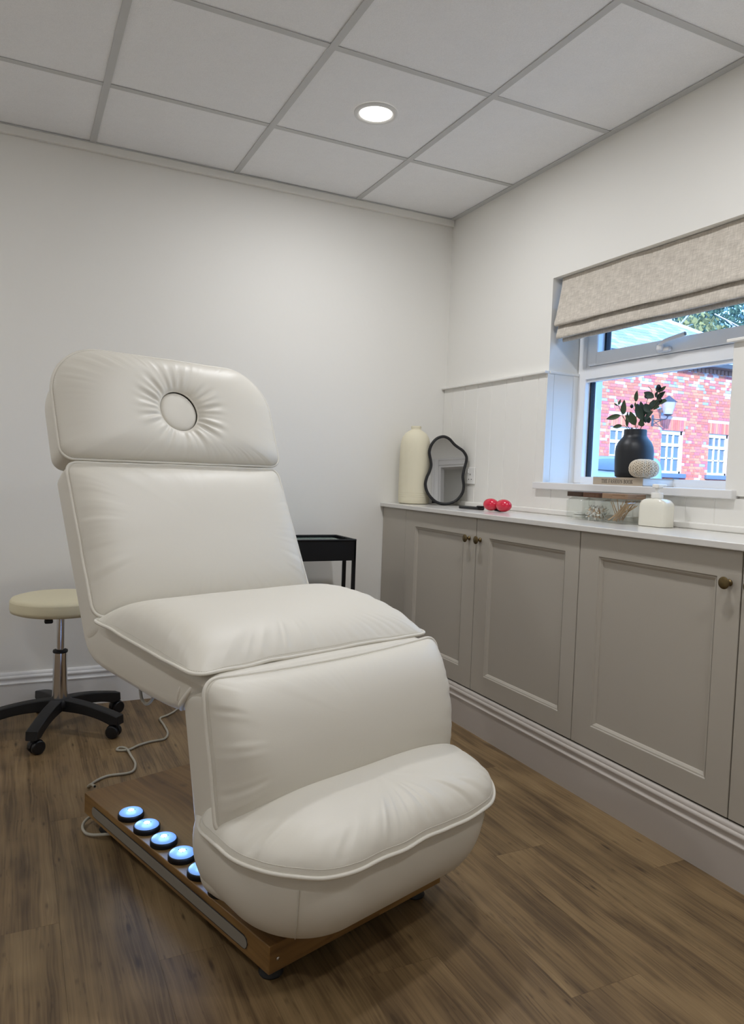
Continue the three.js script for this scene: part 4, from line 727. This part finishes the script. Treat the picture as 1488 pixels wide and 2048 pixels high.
{
  const g = group('roman_blind', 0, 1.6, 1.27); tag(g, 'beige linen roman blind folded at the top of the window', 'blind');
  const z0 = 0.848, z1 = 1.752;
  const sheet = (prof, n, wob, th) => {   // prof: (x, y) list; th: thickness
    const cv = new THREE.CatmullRomCurve3(prof.map(([x, y]) => V(x, y, 0)), false, 'centripetal'), K = 60, sp = cv.getSpacedPoints(K), pos = [], idx = [], uv = [];
    for (const s of [0, 1]) for (let j = 0; j <= n; j++) { const z = lerp(z0, z1, j / n); for (let i = 0; i <= K; i++) { const t = cv.getTangentAt(i / K), nx = -t.y, ny = t.x, w = wob * (noise2(z * 9, i / K * 2, 5) - 0.5) * 2 + s * th, yy = wob * 0.8 * (noise2(z * 7 + 3, 3.5, 8) - 0.5) * sstep(0.4, 1, i / K); pos.push(sp[i].x + nx * w, sp[i].y + ny * w - 1.6 + yy, z - 1.27); uv.push(z * 5, i / K * cv.getLength() * 5); } }
    const W = K + 1, B = (n + 1) * W;
    for (let j = 0; j < n; j++) for (let i = 0; i < K; i++) { const a = j * W + i; idx.push(a, a + 1, a + W, a + 1, a + W + 1, a + W); const b = a + B; idx.push(b, b + W, b + 1, b + 1, b + W, b + W + 1); }
    for (const j of [0, n]) for (let i = 0; i < K; i++) { const a = j * W + i, b = a + B; idx.push(a, b, a + 1, a + 1, b, b + 1); }
    const ge = new THREE.BufferGeometry(); ge.setAttribute('position', new THREE.Float32BufferAttribute(pos, 3)); ge.setAttribute('uv', new THREE.Float32BufferAttribute(uv, 2)); ge.setIndex(idx); ge.computeVertexNormals(); return ge;
  };
  mesh('fabric_front', sheet([[0.03, 1.874], [0.028, 1.845], [0.018, 1.78], [0.004, 1.71], [-0.003, 1.681], [-0.001, 1.673], [0.006, 1.678], [0.014, 1.7]], 60, 0.0035, -0.0016), M.linen, g);
  mesh('fabric_fold', sheet([[0.03, 1.75], [0.022, 1.69], [0.014, 1.65], [0.01, 1.629], [0.013, 1.622], [0.02, 1.63], [0.028, 1.66]], 60, 0.004, -0.0016), M.linen, g);
  mesh('fabric_fold', sheet([[0.06, 1.75], [0.055, 1.69], [0.048, 1.645], [0.045, 1.618], [0.05, 1.613], [0.056, 1.63], [0.06, 1.66]], 60, 0.003, -0.0016), M.linen, g);
  mesh('head_rail', lim(0.034, 0.075, 1.842 - 1.6, 1.8745 - 1.6, z0 - 1.27, z1 - 1.27), M.trimWhite, g);
  const balls = []; for (let i = 0; i < 46; i++) balls.push(new THREE.SphereGeometry(0.0022, 8, 6).translate(0.012, 1.64 - i * 0.0058 - 1.6, 1.745 - 1.27));
  const ch = mesh('bead_chain', merge(balls), M.chrome, g); ch.userData.kind = 'stuff';
}

// ---------------------------------------------------------------- outside
struct(mesh('ground', lim(0.3, 60, -0.3, -0.02, -50, 40), S({ color: 0x77767a, roughness: 0.95 })));
const BZ = -10.689;   // plane of the brick front
{
  const g = group('brick_building', 13, 0, BZ); tag(g, 'red brick cottage with white windows seen through the window', 'building');
  const mortar = S({ color: 0xc8a9a6, roughness: 0.95 });
  const y0 = -0.3, y1 = 4.16, x0 = -6.5, x1 = 5.2;
  const wins = [-3.4, -1.625, 0.15, 1.925, 3.7].map((x) => [x, x + 0.79]), wy0 = 1.3, wy1 = 2.42;
  // mortar backing with openings
  const s = new THREE.Shape(); s.moveTo(x0, y0); s.lineTo(x1, y0); s.lineTo(x1, y1); s.lineTo(x0, y1); s.closePath();
  for (const [a, b] of wins) { const h = new THREE.Path(); h.moveTo(a, wy0); h.lineTo(a, wy1); h.lineTo(b, wy1); h.lineTo(b, wy0); h.closePath(); s.holes.push(h); }
  mesh('mortar', new THREE.ExtrudeGeometry(s, { depth: 0.3, bevelEnabled: false }).translate(0, 0, -0.306), mortar, g);
  mesh('side_wall', lim(x1 - 0.3, x1, y0, y1, -7, -0.3), mortar, g); mesh('side_wall', lim(x0, x0 + 0.3, y0, y1, -7, -0.3), mortar, g); mesh('rear_wall', lim(x0, x1, y0, y1, -7.3, -7), mortar, g);
  // bricks
  const red = [0xc4705c, 0xb9655a, 0xcc7862, 0xc0706a, 0xb5666a, 0xcf8468].map((c) => new THREE.Color(c)), pale = [0xc6b2b0, 0x9c98a6, 0xd2bcb6, 0xdccbc6, 0x8f96a2].map((c) => new THREE.Color(c));
  const ch = 0.0755, sw = 0.225, hwid = 0.1125, list = [];
  for (let r = 0, y = y0; y < y1 - 0.02; r++, y += ch) {
    let x = x0 + (r % 2 ? 0.06 : 0), k = r % 3;
    while (x < x1) {
      const w = (r % 5 === 2) ? hwid : (k++ % 4 === 3 ? hwid : sw); let a = x, b = Math.min(x + w, x1); x += w;
      const cells = [[a, b]];
      for (let [p, e] of cells) {
        let skip = false;
        for (const [u, v] of wins) { const lo = y > wy0 - 0.12 && y < wy1, arch = y >= wy1 - 0.001 && y < wy1 + 0.3; const m0 = u - (arch ? 0.07 : 0), m1 = v + (arch ? 0.07 : 0); if (lo || arch) { if (p < m1 && e > m0) { if (p < m0) e = m0; else if (e > m1) p = m1; else skip = true; } } }
        if (skip || e - p < 0.03) continue;
        const pl = rnd(), hi = y > 3.35 ? 0.42 : 0.1, c = pl < hi * (w === hwid ? 1.3 : 0.75) ? pale[Math.floor(rnd() * 5)] : red[Math.floor(rnd() * 6)];
        list.push([(p + e) / 2, y + ch / 2, e - p - 0.01, ch - 0.01, c]);
      }
    }
  }
  // brick-on-end arches over the windows
  for (const [u, v] of wins) { const n = 12, w = (v - u + 0.14) / n; for (let i = 0; i < n; i++) list.push([u - 0.07 + w * (i + 0.5), wy1 + 0.15, w - 0.009, 0.285, red[Math.floor(rnd() * 6)]]); }
  const seen = ([x, y]) => (x + 13 > 10.9 && x + 13 < 15.8 && y > 1.1 && y < 4.15) ? Math.hypot(x + 13 + 2, y - 1) - (x > 0.3 ? 4 : 0) : 1e3;
  list.sort((a, b) => (seen(a) < 1e3 ? 0 : 1) - (seen(b) < 1e3 ? 0 : 1) || b[2] * b[3] - a[2] * a[3]);
  const unit = new THREE.BoxGeometry(1, 1, 0.012), mats = new Map();
  list.slice(0, 300).forEach(([x, y, w, h, c]) => { const k = c.getHex(); if (!mats.has(k)) mats.set(k, S({ color: c, roughness: 0.9 })); const m = mesh('brick', unit, mats.get(k), g); m.position.set(x, y, 0); m.scale.set(w, h, 1); });
  const rest = list.slice(300), im = new THREE.InstancedMesh(unit, S({ color: 0xffffff, roughness: 0.9 }), rest.length), mx = new THREE.Matrix4();
  rest.forEach(([x, y, w, h, c], i) => { mx.makeScale(w, h, 1).setPosition(x, y, 0); im.setMatrixAt(i, mx); im.setColorAt(i, c); }); im.name = 'brickwork'; im.userData.kind = 'stuff'; g.add(im);
  // corbelled dentils and eaves
  const dent = [], dm = S({ color: 0x8c6a62, roughness: 0.9 }); for (let x = x0; x < x1; x += 0.15) dent.push(lim(x, x + 0.1, 4.03, 4.16, 0, 0.05)); const dt = mesh('dentil_course', merge(dent), dm, g); dt.userData.kind = 'stuff';
  mesh('gutter', lim(x0 - 0.2, x1 + 0.3, 4.14, 4.27, 0.04, 0.34, 0.02), S({ color: 0x3d424c, roughness: 0.6 }), g);
  // windows
  const wm = S({ color: 0xf2f4f0, roughness: 0.5 }), gm = P({ color: 0x55606e, roughness: 0.06, metalness: 0, clearcoat: 1, clearcoatRoughness: 0.03 }), cm = S({ color: 0xbfcbd8, roughness: 0.9 });
  wins.forEach(([u, v]) => {
    const w = new THREE.Group(); w.name = 'window'; g.add(w); const W = v - u, X = (t) => u + t;
    mesh('frame', merge([lim(X(0), X(0.055), wy0, wy1, -0.13, -0.05), lim(X(W - 0.055), X(W), wy0, wy1, -0.13, -0.05), lim(u, v, wy1 - 0.1, wy1, -0.13, -0.05), lim(u, v, wy0, wy0 + 0.06, -0.13, -0.05), lim(u, v, wy1 - 0.41, wy1 - 0.33, -0.12, -0.045), lim(X(W / 3 + 0.01), X(W / 3 + 0.04), wy0, wy1, -0.12, -0.055), lim(X(W * 2 / 3 - 0.04), X(W * 2 / 3 - 0.01), wy0, wy1, -0.12, -0.055), lim(u, v, wy0 + 0.38, wy0 + 0.415, -0.12, -0.055)]), wm, w);
    for (let c = 0; c < 3; c++) for (const [a, b] of [[wy0 + 0.05, wy0 + 0.39], [wy0 + 0.41, wy1 - 0.4], [wy1 - 0.34, wy1 - 0.09]]) mesh('pane', lim(X(0.06 + c * (W - 0.12) / 3), X(0.06 + (c + 1) * (W - 0.12) / 3), a, b, -0.1, -0.095), gm, w);
    mesh('sill', lim(u - 0.1, v + 0.1, wy0 - 0.12, wy0, -0.1, 0.09, 0.02), S({ color: 0x5b6a82, roughness: 0.7 }), w);
  });
  // hipped slate roof
  const ridge = 6.9, xr = -0.6, hipX = x1 + 0.35, pos = [x0 - 4, 4.24, 0.34, hipX, 4.24, 0.34, xr, ridge, -3.5, x0 - 4, 4.24, 0.34, xr, ridge, -3.5, x0 - 4, ridge, -3.5, hipX, 4.24, 0.34, hipX, 4.24, -7.4, xr, ridge, -3.5, hipX, 4.24, -7.4, x0 - 4, 4.24, -7.4, xr, ridge, -3.5, x0 - 4, 4.24, -7.4, x0 - 4, ridge, -3.5, xr, ridge, -3.5];
  const rg = new THREE.BufferGeometry(); rg.setAttribute('position', new THREE.Float32BufferAttribute(pos, 3)); rg.computeVertexNormals(); rg.setAttribute('uv', new THREE.Float32BufferAttribute(new Float32Array(pos.length / 3 * 2), 2));
  const sm = S({ color: 0x8d97a6, roughness: 0.6, side: THREE.DoubleSide }); const roof = mesh('roof', rg, sm, g);
  const sl = [], A = V(0, 4.24, 0.34), up = V(0, ridge - 4.24, -3.84), ul = up.length(), un = up.clone().normalize(), nn = V(0, 3.84, ridge - 4.24).normalize();
  const cols = [0x8a96a8, 0x97a3b4, 0x7f8a9a, 0xa0abb8].map((c) => new THREE.Color(c)); const rows = Math.floor(ul / 0.2);
  for (let r = 0; r < rows; r++) { const f = r * 0.2 / ul, xe = lerp(hipX, xr, f); for (let x = x0 - 4 + (r % 2) * 0.15; x < xe - 0.2; x += 0.3) sl.push([x, r * 0.2, cols[Math.floor(rnd() * 4)]]); }
  const si = new THREE.InstancedMesh(new THREE.BoxGeometry(0.29, 0.3, 0.012), S({ color: 0xffffff, roughness: 0.55 }), sl.length), qt = new THREE.Quaternion().setFromRotationMatrix(new THREE.Matrix4().makeBasis(V(1, 0, 0), un, nn)), tilt = new THREE.Quaternion().setFromAxisAngle(V(1, 0, 0), -0.04); qt.multiply(tilt);
  sl.forEach(([x, t, c], i) => { const p = A.clone().addScaledVector(un, t + 0.15).addScaledVector(nn, 0.016); p.x = x + 0.15; mx.compose(p, qt, V(1, 1, 1)); si.setMatrixAt(i, mx); si.setColorAt(i, c); }); si.name = 'roof_slates'; si.userData.kind = 'stuff'; roof.add(si);
  mesh('hip_ridge', tube([[hipX, 4.27, 0.34], [xr, ridge + 0.03, -3.5]], 0.07, 4, 8), S({ color: 0xb4bcc6, roughness: 0.6 }), g);
}
{
  const g = group('wall_lantern', 12.78, 2.66, BZ); tag(g, 'glass lantern on an iron bracket fixed to the brick front', 'lantern');
  const im = S({ color: 0x4a5364, roughness: 0.5, metalness: 0.4 });
  mesh('bracket', merge([lim(-0.03, 0.03, -0.16, 0.12, 0, 0.03), tube([[0, 0.02, 0.02], [0.06, 0.0, 0.2], [0.1, 0.02, 0.38], [0.1, 0.1, 0.42]], 0.016, 20, 8), tube([[0, -0.12, 0.02], [0.04, -0.06, 0.14], [0.07, 0.0, 0.28]], 0.012, 16, 8)]), im, g);
  mesh('lantern_glass', new THREE.CylinderGeometry(0.2, 0.11, 0.32, 6, 1, false).translate(0.1, 0.28, 0.42), P({ color: 0xdfe8f2, roughness: 0.25, transmission: 0.6, thickness: 0 }), g);
  mesh('lantern_cap', new THREE.ConeGeometry(0.23, 0.16, 6).translate(0.1, 0.52, 0.42), im, g);
  mesh('lantern_cup', new THREE.CylinderGeometry(0.12, 0.03, 0.05, 12).translate(0.1, 0.1, 0.42), im, g);
}
{
  // parked car seen from behind: side profile swept across its width, nose turned away
  const g = group('car', 9.03, 0, -8.13, 0.86); tag(g, 'pale blue car parked outside behind the black vase', 'car');
  const body = S({ color: 0x7088a6, roughness: 0.35, metalness: 0.1 }), gl = P({ color: 0x2b3a4c, roughness: 0.1, clearcoat: 1, clearcoatRoughness: 0.05 });
  const side = new THREE.Shape(); [[-2.1, 0.3], [-2.15, 0.9], [-2.05, 1.2]].forEach(([u, v], i) => (i ? side.lineTo(u, v) : side.moveTo(u, v))); side.bezierCurveTo(-1.95, 1.5, -1.8, 1.72, -1.3, 1.74); side.bezierCurveTo(-0.2, 1.76, 0.3, 1.7, 0.9, 1.22); side.lineTo(2.0, 1.05); side.lineTo(2.15, 0.6); side.lineTo(2.08, 0.3); side.closePath();
  const ex = (q, d, bv) => { const e = new THREE.ExtrudeGeometry(q, { depth: d, bevelEnabled: true, bevelSize: bv, bevelThickness: bv * 1.6, bevelSegments: 6, curveSegments: 20 }); e.translate(0, 0, -d / 2); return e; };
  g.scale.set(1, 0.82, 0.88);
  mesh('body', ex(side, 1.35, 0.1), body, g);
  // rear window with rounded ends, bent over the tailgate
  { const pos = [], idx = [], n = 24, m = 8; for (let j = 0; j <= m; j++) for (let i = 0; i <= n; i++) { const u = i / n * 2 - 1, t = j / m, lo = 1.5 + 0.05 * u * u, hi = 1.77 - 0.2 * Math.pow(Math.abs(u), 4), y = lerp(lo, hi, t), z = u * 0.72; const k = (y - 1.2) / 0.5; pos.push(-2.26 + 0.36 * k * k + 0.06 * u * u * u * u + 0.06 * k, y, z); } for (let j = 0; j < m; j++) for (let i = 0; i < n; i++) { const q = j * (n + 1) + i; idx.push(q, q + 1, q + n + 1, q + 1, q + n + 2, q + n + 1); } const wg = new THREE.BufferGeometry(); wg.setAttribute('position', new THREE.Float32BufferAttribute(pos, 3)); wg.setIndex(idx); wg.computeVertexNormals(); gl.side = THREE.DoubleSide; mesh('rear_window', wg, gl, g); }
  for (const z of [-0.62, 0.62]) mesh('roof_rail', tube([[-1.5, 1.8, z], [-1.3, 1.9, z], [0.0, 1.9, z], [0.25, 1.8, z]], 0.022, 20, 8), M.black, g);
  for (const [x, z] of [[-1.35, 0.7], [1.35, 0.7], [-1.35, -0.7], [1.35, -0.7]]) mesh('wheel', new THREE.CylinderGeometry(0.33, 0.33, 0.22, 28).rotateX(Math.PI / 2).translate(x, 0.31, z), M.black, g);
}
// trees beyond the roof
{
  const lg = new THREE.PlaneGeometry(0.2, 0.11), mx = new THREE.Matrix4(), e = new THREE.Euler(), qq = new THREE.Quaternion();
  const bark = S({ color: 0x8f8a84, roughness: 0.95 }), pale = S({ color: 0xb9b7bb, roughness: 0.9 });
  const mat = (c) => P({ color: c, roughness: 0.9, side: THREE.DoubleSide, transmission: 0.25, thickness: 0 });
  const mats = { dark: mat(0x3c5a48), blue: mat(0x5c7c7c), yellow: mat(0x8c8a58) };
  function tree(label, x, z, h, r, n, m, bare, trunkMat) {
    const g = group('tree', x, -0.2, z); tag(g, label, 'tree', 'trees beyond the slate roof');
    mesh('trunk', tube([[0, 0, 0], [rr(-0.2, 0.2), h * 0.4, 0], [rr(-0.3, 0.3), h * 0.9, rr(-0.3, 0.3)]], 0.16, 20, 8), trunkMat ?? bark, g);
    const br = []; for (let i = 0; i < bare; i++) { const a = rr(0, 6.28), y = rr(h * 0.25, h * 0.85), l = rr(0.5, 1) * r * 1.1; br.push(tube([[0, y, 0], [Math.cos(a) * l * 0.5, y + l * 0.35, Math.sin(a) * l * 0.5], [Math.cos(a) * l, y + l * rr(0.4, 0.9), Math.sin(a) * l]], rr(0.015, 0.04), 8, 5)); }
    if (br.length) { const b = mesh('branches', merge(br), trunkMat ?? bark, g); b.userData.kind = 'stuff'; }
    if (n) { const im = new THREE.InstancedMesh(lg, m, n); for (let i = 0; i < n; i++) { const a = rr(0, 6.28), c = rr(-1, 1), q = Math.pow(rnd(), 0.4) * r, s = Math.sqrt(1 - c * c); e.set(rr(0, 6.28), rr(0, 6.28), rr(0, 6.28)); mx.compose(V(q * s * Math.cos(a), h * 0.6 + q * c * h * 0.42 / r, q * s * Math.sin(a)), qq.setFromEuler(e), V(1, 1, 1).multiplyScalar(rr(0.6, 1.5))); im.setMatrixAt(i, mx); } im.name = 'foliage'; im.userData.kind = 'stuff'; g.add(im); }
    return g;
  }
  tree('tall blue-green tree directly behind the slate roof', 17, -22, 13, 4.2, 11000, mats.blue, 60);
  tree('dark green evergreen tree at the right edge of the window view', 31, -27, 17, 4.6, 14000, mats.dark, 20);
  tree('pale slim bare tree rising behind the roof hip', 20.2, -17.2, 12, 1.6, 0, mats.blue, 26, pale);
  tree('yellow-green shrubby tree right of the pale trunk', 26.2, -21, 9, 2.0, 4500, mats.yellow, 30);
  tree('leafy blue-green tree far left behind the building', 10, -26, 14, 5, 11000, mats.blue, 40);
  tree('round blue-green tree across the yard, out of the photo to the right', 34, -9, 11, 4, 6000, mats.blue, 20);
  tree('broad dark evergreen across the yard, out of the photo to the right', 36, 2, 10, 4.4, 6000, mats.dark, 16);
  tree('bare twiggy tree in front of the evergreen', 25, -16, 12.5, 2.4, 500, mats.blue, 70, pale);
}

scene.traverse((o) => { if (o.isMesh) { o.castShadow = true; o.receiveShadow = true; } if (o.isLight && o.shadow) o.castShadow = true; });
renderer.render(scene, camera);
